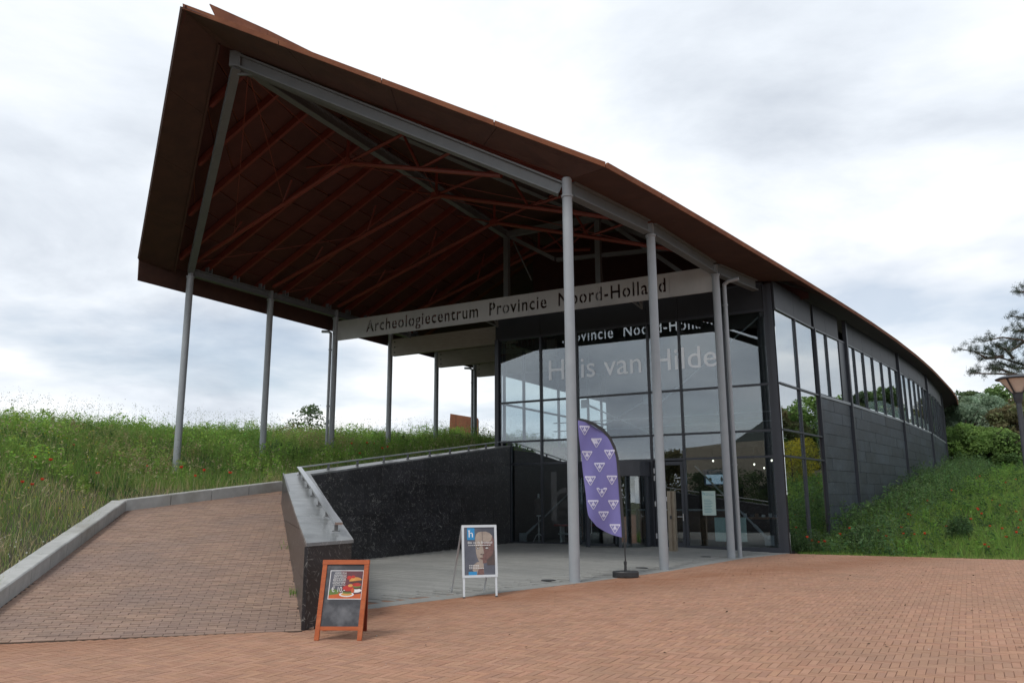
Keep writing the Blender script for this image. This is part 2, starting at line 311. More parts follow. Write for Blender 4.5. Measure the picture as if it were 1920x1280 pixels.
# ------------------------------------------------------------------ lettering
def textmesh(txt, size=1.0, ext=0.0, font_scale_x=1.0, spacing=1.0, offset=0.0):
    c = bpy.data.curves.new('lettering', 'FONT'); c.body = txt; c.size = size; c.extrude = ext; c.space_character = spacing; c.offset = offset; c.resolution_u = 4
    o = bpy.data.objects.new('lettering', c); COL.objects.link(o)
    dg = bpy.context.evaluated_depsgraph_get(); me = bpy.data.meshes.new_from_object(o.evaluated_get(dg))
    bpy.data.objects.remove(o); bpy.data.curves.remove(c)
    return me
def fit(me, wid=None, hei=None):       # scale a text mesh to a width; returns bounds
    co = np.zeros(len(me.vertices) * 3); me.vertices.foreach_get('co', co); co = co.reshape(-1, 3)
    lo, hi = co.min(0), co.max(0); k = 1.0
    sx = wid / (hi[0] - lo[0]) if wid else 1.0; sy = (hei / (hi[1] - lo[1])) if hei else sx
    co[:, 0] = (co[:, 0] - lo[0]) * sx; co[:, 1] = (co[:, 1] - (lo[1] if hei else 0)) * sy
    me.vertices.foreach_set('co', co.ravel()); me.update(); return co
def place_text(name, me, o, X, Y, m, parent=None):   # o origin (left of baseline), X along, Y up
    X, Y = V(X).normalized(), V(Y).normalized(); Zn = X.cross(Y)
    co = np.zeros(len(me.vertices) * 3); me.vertices.foreach_get('co', co); co = co.reshape(-1, 3)
    B = np.array([list(X), list(Y), list(Zn)]); co = co @ B + np.array(list(o)); me.vertices.foreach_set('co', co.ravel()); me.update()
    me.materials.clear(); me.materials.append(m); return put(name, me, parent)

# the stencil sign is cut out of its plate: rectangle and glyph outlines in one filled curve
SGN_Q0, SGN_Q1, SGN_Z0, SGN_Z1 = 0.12, 15.02, 7.82, 8.60
def stencil_plate():
    c = bpy.data.curves.new('sign', 'FONT'); c.body = 'Archeologiecentrum  Provincie  Noord-Holland'; c.size = 1; c.resolution_u = 4; c.space_character = 1.14
    c.offset = .016
    o = bpy.data.objects.new('sign', c); COL.objects.link(o)
    dg = bpy.context.evaluated_depsgraph_get(); tm = bpy.data.meshes.new_from_object(o.evaluated_get(dg)); bpy.data.objects.remove(o)
    bm = bmesh.new(); bm.from_mesh(tm); bmesh.ops.remove_doubles(bm, verts=bm.verts, dist=1e-5)
    be = [e for e in bm.edges if len(e.link_faces) == 1]; nxt = {}
    for e in be:
        for v in e.verts: nxt.setdefault(v, []).append(e.other_vert(v))
    loops = []; used = set()
    for v0 in nxt:
        if v0 in used: continue
        lp, v = [v0], v0; used.add(v0)
        while True:
            n_ = [x for x in nxt[v] if x not in used]
            if not n_: break
            v = n_[0]; used.add(v); lp.append(v)
        if len(lp) > 2: loops.append([(v.co.x, v.co.y) for v in lp])
    bm.free()
    xs = [p[0] for l in loops for p in l]; x0, x1 = min(xs), max(xs); k = (13.53 - 1.56) / (x1 - x0); ky = k * 1.2
    cu = bpy.data.curves.new('sign_plate', 'CURVE'); cu.dimensions = '2D'
    for l in loops:
        sp = cu.splines.new('POLY'); sp.points.add(len(l) - 1); sp.use_cyclic_u = True
        for p, xy in zip(sp.points, l): p.co = (1.56 + (xy[0] - x0) * k - SGN_Q0, .20 + xy[1] * ky, 0, 1)
    o = bpy.data.objects.new('sign_plate', cu); COL.objects.link(o)
    W_, H_ = SGN_Q1 - SGN_Q0, SGN_Z1 - SGN_Z0
    sp = cu.splines.new('POLY'); sp.points.add(3)
    for p, xy in zip(sp.points, ((0, 0), (W_, 0), (W_, H_), (0, H_))): p.co = (*xy, 0, 1)
    sp.use_cyclic_u = True
    cu.dimensions = '2D'; cu.fill_mode = 'BOTH'; cu.extrude = .02
    dg = bpy.context.evaluated_depsgraph_get(); me = bpy.data.meshes.new_from_object(o.evaluated_get(dg)); bpy.data.objects.remove(o)
    # the middles of round letters are islands: note where a stencil bridge has to hold them
    bm = bmesh.new(); bm.from_mesh(me); bmesh.ops.remove_doubles(bm, verts=bm.verts, dist=1e-5); seen = set(); isl = []
    for v0 in bm.verts:
        if v0 in seen: continue
        st, comp = [v0], []
        seen.add(v0)
        while st:
            v = st.pop(); comp.append(v.co)
            for e in v.link_edges:
                o2 = e.other_vert(v)
                if o2 not in seen: seen.add(o2); st.append(o2)
        xs = [c.x for c in comp]; ys = [c.y for c in comp]
        if max(xs) - min(xs) < .6: isl.append(((min(xs) + max(xs)) / 2, min(ys), max(ys)))
    bm.free(); return me, isl
SIGN_ME, STENCIL = stencil_plate()
TXT = {}
for key, args in dict(huis=('Huis van Hilde',), hh=('h',), van=('HUIS\nVAN\nHILDE',), blik=('Blik op de Bronstijd',), logo=('h',),
                      b1=('VADERDAG SPECIAL',), b2=('GRATIS TOEGANG',), b3=('BEER & BURGERS',), b4=('VANDAAG VOOR',), b5=('€ 10,-',), welk=('Welkom in\nHuis van Hilde',)).items():
    TXT[key] = textmesh(*args)
# ------------------------------------------------------------------ roof lines in (s, q, z)
TIP, FC = (-13.04, 6.92, 12.47), (-8.27, -0.70, 9.08)
A_T = [(-13.04, 6.92, 12.47), (2.9, 6.15, 12.45), (80, 6.0, 12.4)]
B_T = [(-13.04, 6.93, 12.47), (2.9, 10.06, 12.45), (20, 12.4, 12.4), (80, 14.0, 12.3)]
_nxy = [(2.04, 16.13), (3.58, 17.95), (5.47, 20.18), (9.45, 25.21), (11.61, 28.02), (15.02, 32.22), (17.69, 35.79), (20.37, 39.57), (23.54, 44.03), (26.64, 48.62), (30.91, 55.39), (34.78, 61.98), (38.07, 68.02), (43.24, 78.08), (46.78, 85.64)]
N_T = [TIP] + [(*sq(p), 8.70) for p in _nxy]
# ease the traced eave into a fair curve behind the kink
for _ in range(3):
    for i in range(2, len(N_T) - 5):
        a, b, c = N_T[i - 1], N_T[i], N_T[i + 1]; t = (b[0] - a[0]) / (c[0] - a[0]); N_T[i] = (b[0], .5 * b[1] + .5 * lerp(a[1], c[1], t), b[2])
def fine(tab, step):
    out = []
    for a, b in zip(tab[1:], tab[2:]):
        n = max(1, int((b[0] - a[0]) / step)); out += [a[0] + (b[0] - a[0]) * k / n for k in range(n)]
    return out
def cr(tab, s):                        # smooth q along the curved eave (Catmull-Rom, behind the kink)
    i = max(1, min(len(tab) - 2, next((k for k in range(1, len(tab) - 1) if s <= tab[k + 1][0]), len(tab) - 2)))
    p1, p2 = tab[i], tab[i + 1]; p0 = tab[i - 1] if i > 1 else (2 * p1[0] - p2[0], 2 * p1[1] - p2[1]); p3 = tab[i + 2] if i + 2 < len(tab) else (2 * p2[0] - p1[0], 2 * p2[1] - p1[1])
    h = p2[0] - p1[0]; t = (s - p1[0]) / h; m1 = (p2[1] - p0[1]) / (p2[0] - p0[0]) * h; m2 = (p3[1] - p1[1]) / (p3[0] - p1[0]) * h
    return (2 * t**3 - 3 * t**2 + 1) * p1[1] + (t**3 - 2 * t**2 + t) * m1 + (-2 * t**3 + 3 * t**2) * p2[1] + (t**3 - t**2) * m2
def n_edge(s):
    if s <= N_T[1][0]: return pl(N_T, s)
    return (cr(N_T, s), 8.70)
def f_edge(s):
    if s >= FC[0]: return (FC[1], FC[2])
    t = (s - TIP[0]) / (FC[0] - TIP[0]); return (lerp(TIP[1], FC[1], t), lerp(TIP[2], FC[2], t))
def section(s): return [f_edge(s), pl(A_T, s), pl(B_T, s), n_edge(s)]
def roof_z(s, q):
    sec = section(s)
    for a, b in zip(sec, sec[1:]):
        if q <= b[0]: return lerp(a[1], b[1], (q - a[0]) / max(1e-6, b[0] - a[0]))
    return sec[-1][1]
FL_Q, FR_Q, FS = 6.0, 16.14, 2.9       # facade line
R_COL = [(-8.07, 13.96), (-4.51, 14.65), (0.0, 15.1)]
L_COL = [(-6.9, 2.34), (-3.45, 3.05), (0.0, 3.40), (3.5, 3.85), (7.0, 4.25), (10.4, 4.45)]
N0 = (-11.45, 6.9, 12.0)

bld = thing('museum_building', 'low dark museum building with rusted steel roof, glass front and high pointed entrance canopy', 'museum', P(2.9, 10, 0))

# ---- roof sheet (top and the plain underside far back)
ss = [TIP[0]] + [-12.6 + .55 * k for k in range(8)] + [FC[0]] + [s for s in np.arange(-7.5, 8, .75)] + list(np.arange(8, 74, 1.5)) + [74.0]
up_ = []; mb = MB()
rows = []
for s in ss:
    sec = section(s); rows.append([P(s, q, z) for q, z in sec])
for i in range(len(ss) - 1):
    a, b = rows[i], rows[i + 1]
    for k in range(3):
        d = V((0, 0, .06)); mb.add([a[k] + d, a[k + 1] + d, b[k + 1] + d, b[k] + d], [(0, 1, 2, 3)])
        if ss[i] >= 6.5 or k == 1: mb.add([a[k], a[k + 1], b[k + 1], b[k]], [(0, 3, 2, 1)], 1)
roof = mb.build('roof', [M['fascia'], M['soffit']], bld)
# ---- deck panels of the canopy underside, one per bay and row
def deck(qa, qb, s0, s1, dq, ds, side):
    n = 0
    s = s0
    while s < s1 - .05:
        sb = min(s + ds, s1); j = 0
        while True:
            lo0, hi0 = qa(s), qb(s); lo1, hi1 = qa(sb), qb(sb)
            qs = hi0 - j * dq if side else lo0 + j * dq
            L = min(hi0 - lo0, 99); nn = max(1, round(max(hi0 - lo0, hi1 - lo1) / dq))
            if j >= nn: break
            t0, t1 = j / nn, (j + 1) / nn; e_ = .026
            c = []
            for (sv, lo, hi, g) in ((s + e_, lo0, hi0, 0), (sb - e_, lo1, hi1, 0)):
                for t in (t0, t1):
                    qv = lerp(lo, hi, t) + (e_ if t == t0 else -e_); qv = min(max(qv, lo), hi) if hi > lo else lo
                    c.append(P(sv, qv, roof_z(sv, qv) - .004 * (1 + (j + n) % 3)))
            if (c[0] - c[1]).length > .08 or (c[2] - c[3]).length > .08:
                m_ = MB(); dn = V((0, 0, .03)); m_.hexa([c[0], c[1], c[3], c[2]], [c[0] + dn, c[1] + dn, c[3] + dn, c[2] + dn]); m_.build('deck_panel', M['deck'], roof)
            j += 1
        s = sb; n += 1
deck(lambda s: f_edge(s)[0] + .02, lambda s: pl(A_T, s)[0] - .02, -13.1, 6.45, .82, 1.15, 0)
deck(lambda s: pl(B_T, s)[0] + .02, lambda s: n_edge(s)[0] - .02, -13.1, 6.45, 1.0, 1.15, 0)
# ---- fascia plates along the eaves
def fascia(pts, h, out, seg, mt='fascia', low=-.03):
    for a, b in zip(pts, pts[1:]):
        D = (b - a).normalized(); O = V((D.y, -D.x, 0)).normalized() * out; g = D * .008
        m_ = MB(); a2, b2 = a + g, b - g; lo, hi = V((0, 0, low)), V((0, 0, h))
        m_.hexa([a2 + lo, b2 + lo, b2 + lo + O * .02, a2 + lo + O * .02], [a2 + hi, b2 + hi, b2 + hi + O * .06, a2 + hi + O * .06]); m_.build('fascia_panel', M[mt], roof)
tipP, kinkP, fcP = P(*TIP), P(*N_T[1]), P(*FC)
fascia([tipP.lerp(kinkP, t) for t in (0, .233, .479, .743, 1)], .075, 1, 0)
_s = fine(N_T, 2.4) + [N_T[-1][0]]
fascia([P(s, *n_edge(s)) for s in _s], .075, 1, 0)
fascia([fcP.lerp(tipP, t) for t in (0, .25, .52, .76, 1)], .03, 1, 0, 'soffit')
fascia([P(s, *f_edge(s)) for s in (74, 60, 46, 32, 20, 14, 8, 2, -3, FC[0])], .075, 1, 0, 'soffit', -.68)
# ---- fin standing along the upper fold
m_ = MB(); bdir = (P(*B_T[1]) - P(*B_T[0])).normalized(); O = V((bdir.y, -bdir.x, 0))
for (sa, za, ba, sb, zb) in ((-12.46, 12.86, 12.55, -10.98, 12.93), (-10.975, 12.93, 12.62, -9.43, 12.93), (-9.425, 12.93, 12.62, -6.5, 12.93), (-6.48, 12.93, 12.62, 2.0, 12.93)):
    a, b = P(sa, *pl(B_T, sa)), P(sb, *pl(B_T, sb)); a.z = b.z = 0
    a0 = a + bdir * (.22 if sa < -12 else 0)
    m_ = MB(); m_.hexa([a0 + Z * ba, b + Z * 12.60, b + Z * 12.60 + O * .03, a0 + Z * ba + O * .03], [a + Z * za, b + Z * zb, b + Z * zb + O * .03, a + Z * za + O * .03]); m_.build('ridge_fin', M['fascia'], roof)

# ---- beams of the canopy
L1t, N0t, R1t = P(-6.9, 0, 8.9), P(*N0), P(-8.07, 13.96, 8.52)
def part(name, mats, fn, parent=None, smooth=False):
    m_ = MB(); fn(m_); return m_.build(name, mats, parent or bld, smooth)
for (sa, _), (sb, _) in zip(L_COL, L_COL[1:] + [(16, 0)]):
    part('eave_beam', M['steel_dark'], lambda b: b.ibeam(P(sa + .13, 0, 8.9), P(sb - .13, 0, 8.9), .2, .24, .03))
part('end_beam', M['steel_dark'], lambda b: b.beam(L1t + Z * .08, N0t - Z * .12, .20, .26))
part('eave_beam', M['steel_dark'], lambda b: b.ibeam(N0t, R1t - EE * .16, .20, .31, .04))
nb = [P(s, q, 8.52) for s, q in R_COL] + [P(2.75, 15.75, 8.52)]
for a, b2 in zip(nb, nb[1:]):
    D = (b2 - a).normalized(); part('eave_beam', M['steel_dark'], lambda b: b.ibeam(a + D * .16, b2 - D * .16, .22, .36, .04))
Ae, Be = P(2.9, 6.15, 12.0), P(2.9, 10.06, 12.0)
part('ridge_beam', M['steel_dark'], lambda b: b.ibeam(N0t + V((.25, .3, -.06)), Ae, .2, .30, .04))
part('ridge_beam', M['steel_dark'], lambda b: b.ibeam(N0t + V((.35, .3, -.06)), Be, .2, .30, .04))
part('cross_beam', M['steel_dark'], lambda b: b.beam(Ae + EE * .1, Be - EE * .1, .18, .24))
for X in (Ae, Be): part('post', M['steel_dark'], lambda b: b.beam(X + Z * .12, V((X.x, X.y, 8.62)), .20, .20, EE))
part('brace', M['steel_dark'], lambda b: b.beam(P(3.0, 6.3, 11.9), P(3.0, 8.2, 10.7), .14, .14))
part('brace', M['steel_dark'], lambda b: b.beam(P(3.0, 10.2, 11.9), P(3.0, 13.2, 10.2), .14, .14))
part('brace', M['steel_dark'], lambda b: b.beam(P(3.0, 8.3, 10.65), P(3.0, 14.2, 10.3), .14, .14))
part('brace', M['steel_dark'], lambda b: b.tube(P(3.0, 6.4, 11.7), P(3.0, 7.2, 10.0), .03))
part('brace', M['steel_dark'], lambda b: b.beam(P(2.9, 14.0, 8.7), P(2.9, 10.3, 11.9), .12, .14))
# ---- columns
def column(p, z0, z1, r, cap=True):
    def f(b):
        b.tube(V((p.x, p.y, z0)), V((p.x, p.y, z1)), r, n=20)
        if cap: b.tube(V((p.x, p.y, z1 - .03)), V((p.x, p.y, z1 + .02)), r * 1.22, n=20); b.box(V((p.x, p.y, z1 + .17)), r * .9, r * 1.3, .32, BK, EE)
    return part('column', M['steel'], f, smooth=True)
for s, q in R_COL: column(P(s, q), -.02, 8.32, .112)
column(P(-8.07, 13.96), 8.3, 8.74, .112, False)
for s, zb in L_COL: column(P(s, 0), zb - .8, 8.74, .108)
part('gusset', M['steel_dark'], lambda b: (b.box(N0t + V((-.02, .02, .02)), .26, .22, .40), b.box(N0t + V((.2, .12, -.25)), .4, .05, .14)))
# downpipes with an elbow at the top
def downpipe(p, z0, r, el):
    def f(b):
        b.tube(V((p.x, p.y, z0)), V((p.x, p.y, 8.1)), r, n=14); b.path([V((p.x, p.y, 8.08)), V((p.x, p.y, 8.16)) + el * .12, V((p.x, p.y, 8.2)) + el * .45], r * 1.0, 12)
        for zc in (2.6, 5.2, 7.4): b.tube(V((p.x, p.y, zc)), V((p.x, p.y, zc + .05)), r * 1.25, n=14)
    part('downpipe', M['steel'], f, smooth=True)
downpipe(P(.31, 15.27), 0, .062, EE); downpipe(P(-.28, .02), 2.8, .055, -EE); downpipe(P(10.1, .02), 3.8, .055, -EE)

# ---- red trusses, rafters and stubs
def chord(s, F, K, K2, Nn):
    t = [P(s, *F), P(s, *K), P(s, *Nn)]
    def f(b):
        b.tube(t[0], t[1], .068, n=8); b.tube(t[1], t[2], .068, n=8)
        def up(q, z, q2, r=.035): b.tube(P(s, q, z), P(s, q2, roof_z(s, q2) - .2), r, n=6)
        for fr, dq in ((.26, .45), (.6, .35)):
            q, z = lerp(F[0], K[0], fr), lerp(F[1], K[1], fr); up(q, z, q + dq, .03)
        up(K[0], K[1], K[0], .05); up(K[0], K[1], K[0] + 2.6, .05); up(K[0], K[1], K[0] - 1.6, .03)
        q, z = lerp(K[0], Nn[0], .5), lerp(K[1], Nn[1], .5); up(q, z, q - .9, .04); up(q, z, q + 1.7, .045)
        b.box(P(s, K[0], K[1]), .16, .3, .2, BK, EE)
    part('truss', M['truss'], f, smooth=False)
TR = [(-6.9, (.1, 9.22), (6.44, 11.23), 0, (11.58, 9.75)), (-3.45, (.1, 9.22), (7.16, 11.29), 0, (13.9, 9.2)), (0, (.1, 9.22), (7.29, 11.41), 0, (14.6, 9.1)), (3.45, (.1, 9.22), (7.3, 11.3), 0, (9.5, 11.0))]
for a in TR: chord(*a)
def end_q(s):                          # soffit line just outside the end beam
    t = (s - N0[0]) / (-6.9 - N0[0]); return lerp(6.9, 0, t) - 1.45
s = -12.0 + .05
k = 0
while s < 6.4:
    q0 = (lerp(6.77, -.55, (s + 11.89) / 4.84) + .12 if s < -7.05 else -.3); qa, qb, qn = pl(A_T, s)[0], pl(B_T, s)[0], (lerp(6.9, 13.96, (s + 11.45) / 3.38) - .25 if s < -8.07 else n_edge(s)[0] - 1.05)
    if q0 < qa - .2:
        part('rafter', M['truss'], lambda b: b.beam(P(s, q0, roof_z(s, q0) - .15), P(s, qa - .05, roof_z(s, qa) - .15), .09, .2))
    if qn > qb + .4 and s < 3.2:
        part('rafter', M['truss'], lambda b: b.beam(P(s, qb + .05, roof_z(s, qb) - .15), P(s, qn, roof_z(s, qn) - .15), .09, .2))
    if s > -7: part('beam_stub', M['steel_dark'], lambda b: (b.box(P(s - .07, 0, 9.12), .04, .14, .2, BK, EE), b.box(P(s + .07, 0, 9.12), .04, .14, .2, BK, EE)))
    s += 1.15; k += 1
# thin tie wires
wires = [(N0t + V((.2, .25, -.3)), P(-6.9, 1.9, 9.8)), (N0t + V((.25, .25, -.3)), P(-6.9, 4.0, 10.43)), (N0t + V((.3, .25, -.3)), P(-6.9, 6.44, 11.23)), (P(-6.9, .3, 9.2), P(-3.45, 4.2, 10.43)), (P(-3.45, .3, 8.9), P(0, 4.1, 10.3)), (P(-6.9, 6.44, 11.2), P(-3.45, 13.2, 9.4)), (P(-6.9, 9.1, 10.5), P(-3.45, 7.16, 11.3)), (P(-3.45, 7.16, 11.25), P(0, 14, 9.2))]
for a, b2 in wires: part('tie_rod', M['truss'], lambda b: b.tube(a, b2, .011, n=5))

# ---- soffit panels closing the overhang between eave beam and outer edge
def soffit_strip(a0, a1, b0, b1, n, g=.006):
    for i in range(n):
        t0, t1 = i / n, (i + 1) / n
        c = [a0.lerp(a1, t0), a0.lerp(a1, t1), b0.lerp(b1, t1), b0.lerp(b1, t0)]
        D = (c[1] - c[0]).normalized() * g
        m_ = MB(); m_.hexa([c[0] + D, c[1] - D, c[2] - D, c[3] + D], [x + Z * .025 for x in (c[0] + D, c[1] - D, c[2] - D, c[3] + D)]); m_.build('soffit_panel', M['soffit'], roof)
dz = V((0, 0, -.035))
i_tip = P(-11.75, 6.55, 12.12)
n_in = [N0t + Z * .2 + V((0, -.1, 0)), R1t + Z * .19 + EE * .1]
soffit_strip(tipP + dz, kinkP + dz, n_in[0], n_in[1], 4)
pts_in = [R1t + Z * .19 + EE * .1] + [x + Z * .17 + EE * .05 for x in nb[1:]]
ko = [kinkP + dz] + [P(s_, *n_edge(s_)) + dz for s_ in (-4.2, .35, 3.3)]
for i in range(3): soffit_strip(ko[i], ko[i + 1], pts_in[i], pts_in[i + 1], 2)
e_in0, e_in1 = P(-11.89, 6.77, 12.24), P(-7.05, -.6, 8.96)
soffit_strip(fcP + dz, tipP + dz, e_in1, e_in0, 4)
m_ = MB(); m_.poly([tipP + dz, n_in[0], e_in0]); m_.build('soffit_panel', M['soffit'], roof)
part('soffit_edge', M['soffit'], lambda b: b.beam(e_in0 + Z * .06, e_in1 + Z * .06, .05, .22))

# ---- cross beams on the terrace columns, left of the glass box
for s, _ in L_COL[3:]:
    part('clad_beam', M['clad'], lambda b: b.box(P(s, 3.2, 8.10), 6.1, .22, .72, EE, BK))
    for zc in (7.87, 8.1, 8.33): part('bolt', M['drain'], lambda b: b.tube(P(s - .115, .32, zc), P(s - .13, .32, zc), .035, n=8))

# ------------------------------------------------------------------ glass box: facade
Q = [5.81, 7.59, 9.09, 11.82, 12.96, 14.52, 15.98]
T0, T3, T2, T1, TG, TOP = .16, 2.97, 3.80, 5.29, 7.74, 8.62
fn = -BK
def fbox(name, q0, q1, z0, z1, d, s=FS, m='frame', sp=None):
    return part(name, M[m], lambda b: b.hexa([P(s, q0, z0), P(s, q1, z0), P(s + d, q1, z0), P(s + d, q0, z0)], [P(s, q0, z1), P(s, q1, z1), P(s + d, q1, z1), P(s + d, q0, z1)]))
for i, q in enumerate(Q[1:-1]):
    z0 = 0.0 if i != 99 else 0
    fbox('mullion', q - .035, q + .035, z0, TG - .03, .14, FS - .03)
for z in (T3, T2, T1, TG): fbox('transom', Q[0] + (.45 if z < 3.7 else 0), Q[-1], z - .035, z + .035, .12, FS - .005)
fbox('sill', 6.3, 9.05, -.05, .15, .12, FS - .01); fbox('sill', 11.86, Q[-1], -.05, .15, .12, FS - .01)
fbox('corner_post', 5.62, 5.78, 3.5, TG + .03, .3, FS - .06); fbox('corner_post', 6.16, 6.30, -.05, 3.75, .2, FS - .02)
fbox('corner_post', 16.0, 16.16, -.05, 8.6, .16, FS - .06); fbox('corner_post', 15.87, 15.995, -.05, 8.6, .16, FS - .025)
part('glass_edge', M['steel'], lambda b: b.box(P(FS + .1, 16.185, 4.3), .06, .03, 8.6, BK, EE))
for a, b2 in zip(Q, Q[1:]):
    a_ = a if a > 6 else 5.62; b_ = b2 if b2 < 15.9 else 15.86
    fbox('header_panel', a_ + .006, b_ - .006, TG + .04, TOP, .1, FS, 'header')
fbox('header_cap', 5.62, 15.86, TOP + .002, TOP + .06, .3, FS - .03)
for i, (a, b2) in enumerate(zip(Q, Q[1:])):
    for j, (z0, z1) in enumerate(((T0, T3), (T3, T2), (T2, T1), (T1, TG))):
        if j == 0 and i in (2, 3): continue
        aa = a + .036; bb = b2 - .036
        if i == 0 and z0 < 3.7: aa = 6.31
        if i == 5: bb = 15.866
        fbox('pane', aa, bb, z0 + .036 if j else .15, z1 - .036, .02, FS + .03, 'glass')
# left return wall of glass above the terrace
for k in range(7):
    s0 = 3.25 + 1.6 * k
    part('mullion', M['frame'], lambda b: b.box(P(s0, 5.81, 5.65), .08, .1, 4.1, BK, EE))
    part('pane', M['glass_thin'], lambda b: b.box(P(s0 + .8, 5.82, 5.67), 1.51, .02, 4.0, BK, EE))
part('transom', M['frame'], lambda b: b.box(P(8.6, 5.79, T1), 10.8, .08, .07, BK, EE))
part('wall', M['header'], lambda b: b.box(P(8.7, 5.75, 8.18), 11.0, .2, .86, BK, EE))
part('wall', M['header'], lambda b: b.box(P(8.7, 5.75, 1.75), 11.0, .2, 3.6, BK, EE))

# revolving door
rc = P(FS - .15, 10.5); R_ = 1.27
def arc(r, a0, a1, n): return [rc + BK * (r * cos(a0 + (a1 - a0) * k / n)) + EE * (r * sin(a0 + (a1 - a0) * k / n)) for k in range(n + 1)]
def curved(name, r, t, a0, a1, z0, z1, m, n=10):
    def f(b):
        o, i = arc(r, a0, a1, n), arc(r - t, a0, a1, n)
        for k in range(n): b.hexa([o[k] + Z * z0, o[k + 1] + Z * z0, i[k + 1] + Z * z0, i[k] + Z * z0], [o[k] + Z * z1, o[k + 1] + Z * z1, i[k + 1] + Z * z1, i[k] + Z * z1])
    return part(name, M[m], f)
dr = curved('revolving_door', R_, .12, radians(0), radians(360), 2.42, 2.92, 'frame', 28)
part('door_ceiling', M['frame'], lambda b: b.lathe(rc, [(R_ - .13, 2.46), (R_ - .13, 2.9)], 24), dr)
for a0 in (100, 210): 
    curved('curved_pane', R_ - .05, .02, radians(a0), radians(a0 + 50), .08, 2.41, 'glass', 6)
for a in (98, 152, 208, 262): part('door_post', M['frame'], lambda b: b.box(rc + BK * (R_ - .05) * cos(radians(a)) + EE * (R_ - .05) * sin(radians(a)) + Z * 1.21, .12, .09, 2.42, BK * cos(radians(a)) + EE * sin(radians(a)), EE * cos(radians(a)) - BK * sin(radians(a))), dr)
for a in (20, 140, 260):
    D = BK * cos(radians(a)) + EE * sin(radians(a)); Tn = Z.cross(D)
    w_ = part('door_wing', M['glass'], lambda b: b.box(rc + D * .6 + Z * 1.24, 1.0, .02, 2.2, D, Tn), dr)
    part('wing_frame', M['frame'], lambda b: (b.box(rc + D * .6 + Z * .12, 1.1, .05, .1, D, Tn), b.box(rc + D * .6 + Z * 2.38, 1.1, .05, .08, D, Tn), b.box(rc + D * 1.12 + Z * 1.25, .06, .05, 2.2, D, Tn)), w_)
    part('handle', M['stainless'], lambda b: b.tube(rc + D * .85 + Tn * .06 + Z * .5, rc + D * .85 + Tn * .06 + Z * 1.7, .014, n=8), w_)
part('center_pole', M['frame'], lambda b: b.tube(rc + Z * .04, rc + Z * 2.42, .05), dr)
curved('door_base', R_, .12, radians(95), radians(157), 0, .1, 'frame', 8); curved('door_base', R_, .12, radians(204), radians(266), 0, .1, 'frame', 8)
part('door_mat', M['dark'], lambda b: b.lathe(rc, [(R_ - .14, .0), (R_ - .14, .03)], 24), dr)
fbox('transom', 9.13, 11.78, T3 - .16, T3 - .037, .12, FS - .004); fbox('mullion', 9.13, 9.25, 0, T3 - .17, .12, FS); fbox('mullion', 11.66, 11.78, 0, T3 - .17, .12, FS)
# hinged door beside it
dl = fbox('door', 11.88, 12.00, .04, 2.9, .06, FS + .01); 
fbox('door_rail', 12.80, 12.90, .04, 2.9, .06, FS + .01); fbox('door_rail', 12.004, 12.796, 2.78, 2.9, .06, FS + .012); fbox('door_rail', 12.004, 12.796, .04, .26, .06, FS + .012)
part('door_pane', M['glass'], lambda b: b.box(P(FS + .04, 12.4, 1.52), .79, .02, 2.5, EE, BK), dl)
part('handle', M['stainless'], lambda b: (b.tube(P(FS - .05, 12.85, .95), P(FS - .05, 12.85, 1.18), .016, n=8), b.beam(P(FS - .05, 12.85, 1.08), P(FS - .05, 12.66, 1.08), .025, .025)), dl)
for zc in (.45, 1.5, 2.35, 2.6): part('hinge', M['alu'], lambda b: b.box(P(FS - .02, 11.9, zc), .045, .03, .17, EE, BK), dl)
part('door_notice', M['paper'], lambda b: b.box(P(FS - .005, 12.32, 1.66), .2, .006, .15, EE, BK), dl)

# lettering on the glass
me = TXT['huis']; fit(me, 6.3); place_text('lettering', me, P(FS + .022, 7.93, 6.02), EE, Z, M['white_film'], bld)
me = TXT['hh']; fit(me, .95, 1.75); place_text('lettering', me, P(FS + .022, 7.95, .9), EE, Z, M['faint_film'], bld)
me = TXT['van']; fit(me, .8); place_text('lettering', me, P(FS + .018, 8.0, 1.35), EE, Z, M['faint_film'], bld)

# ------------------------------------------------------------------ long curved side wall
W_ = [(8.56, 25.27), (11.07, 28.55), (13.4, 31.43), (18.98, 38.74), (24.1, 46.01), (29.33, 54.26), (33.2, 61.3), (37.0, 69.0), (41.0, 78.0)]
_cum = [0]
for a, b2 in zip(W_, W_[1:]): _cum.append(_cum[-1] + hypot(b2[0] - a[0], b2[1] - a[1]))
_cum = [c + .12 for c in _cum]
def wall_at(u):
    i = max(0, min(len(W_) - 2, next((k for k in range(len(W_) - 1) if u <= _cum[k + 1]), len(W_) - 2)))
    p0, p1, p2, p3 = W_[max(i - 1, 0)], W_[i], W_[i + 1], W_[min(i + 2, len(W_) - 1)]; t = (u - _cum[i]) / (_cum[i + 1] - _cum[i])
    def c(k): return .5 * (2 * p1[k] + (p2[k] - p0[k]) * t + (2 * p0[k] - 5 * p1[k] + 4 * p2[k] - p3[k]) * t * t + (3 * p1[k] - p0[k] - 3 * p2[k] + p3[k]) * t**3)
    return V((c(0), c(1), 0)) if i > 0 else V((lerp(p1[0], p2[0], t), lerp(p1[1], p2[1], t), 0))
def wframe(u0, u1):
    a, b2 = wall_at(u0), wall_at(u1); D = (b2 - a).normalized(); return a, b2, D, V((D.y, -D.x, 0))
def right_ground(s, q): 
    d = max(0.0, s - 2.95); return 4.7 * (1 - math.exp(-max(0, d - 1.6) / 25.0)) - .2 * min(1, d)
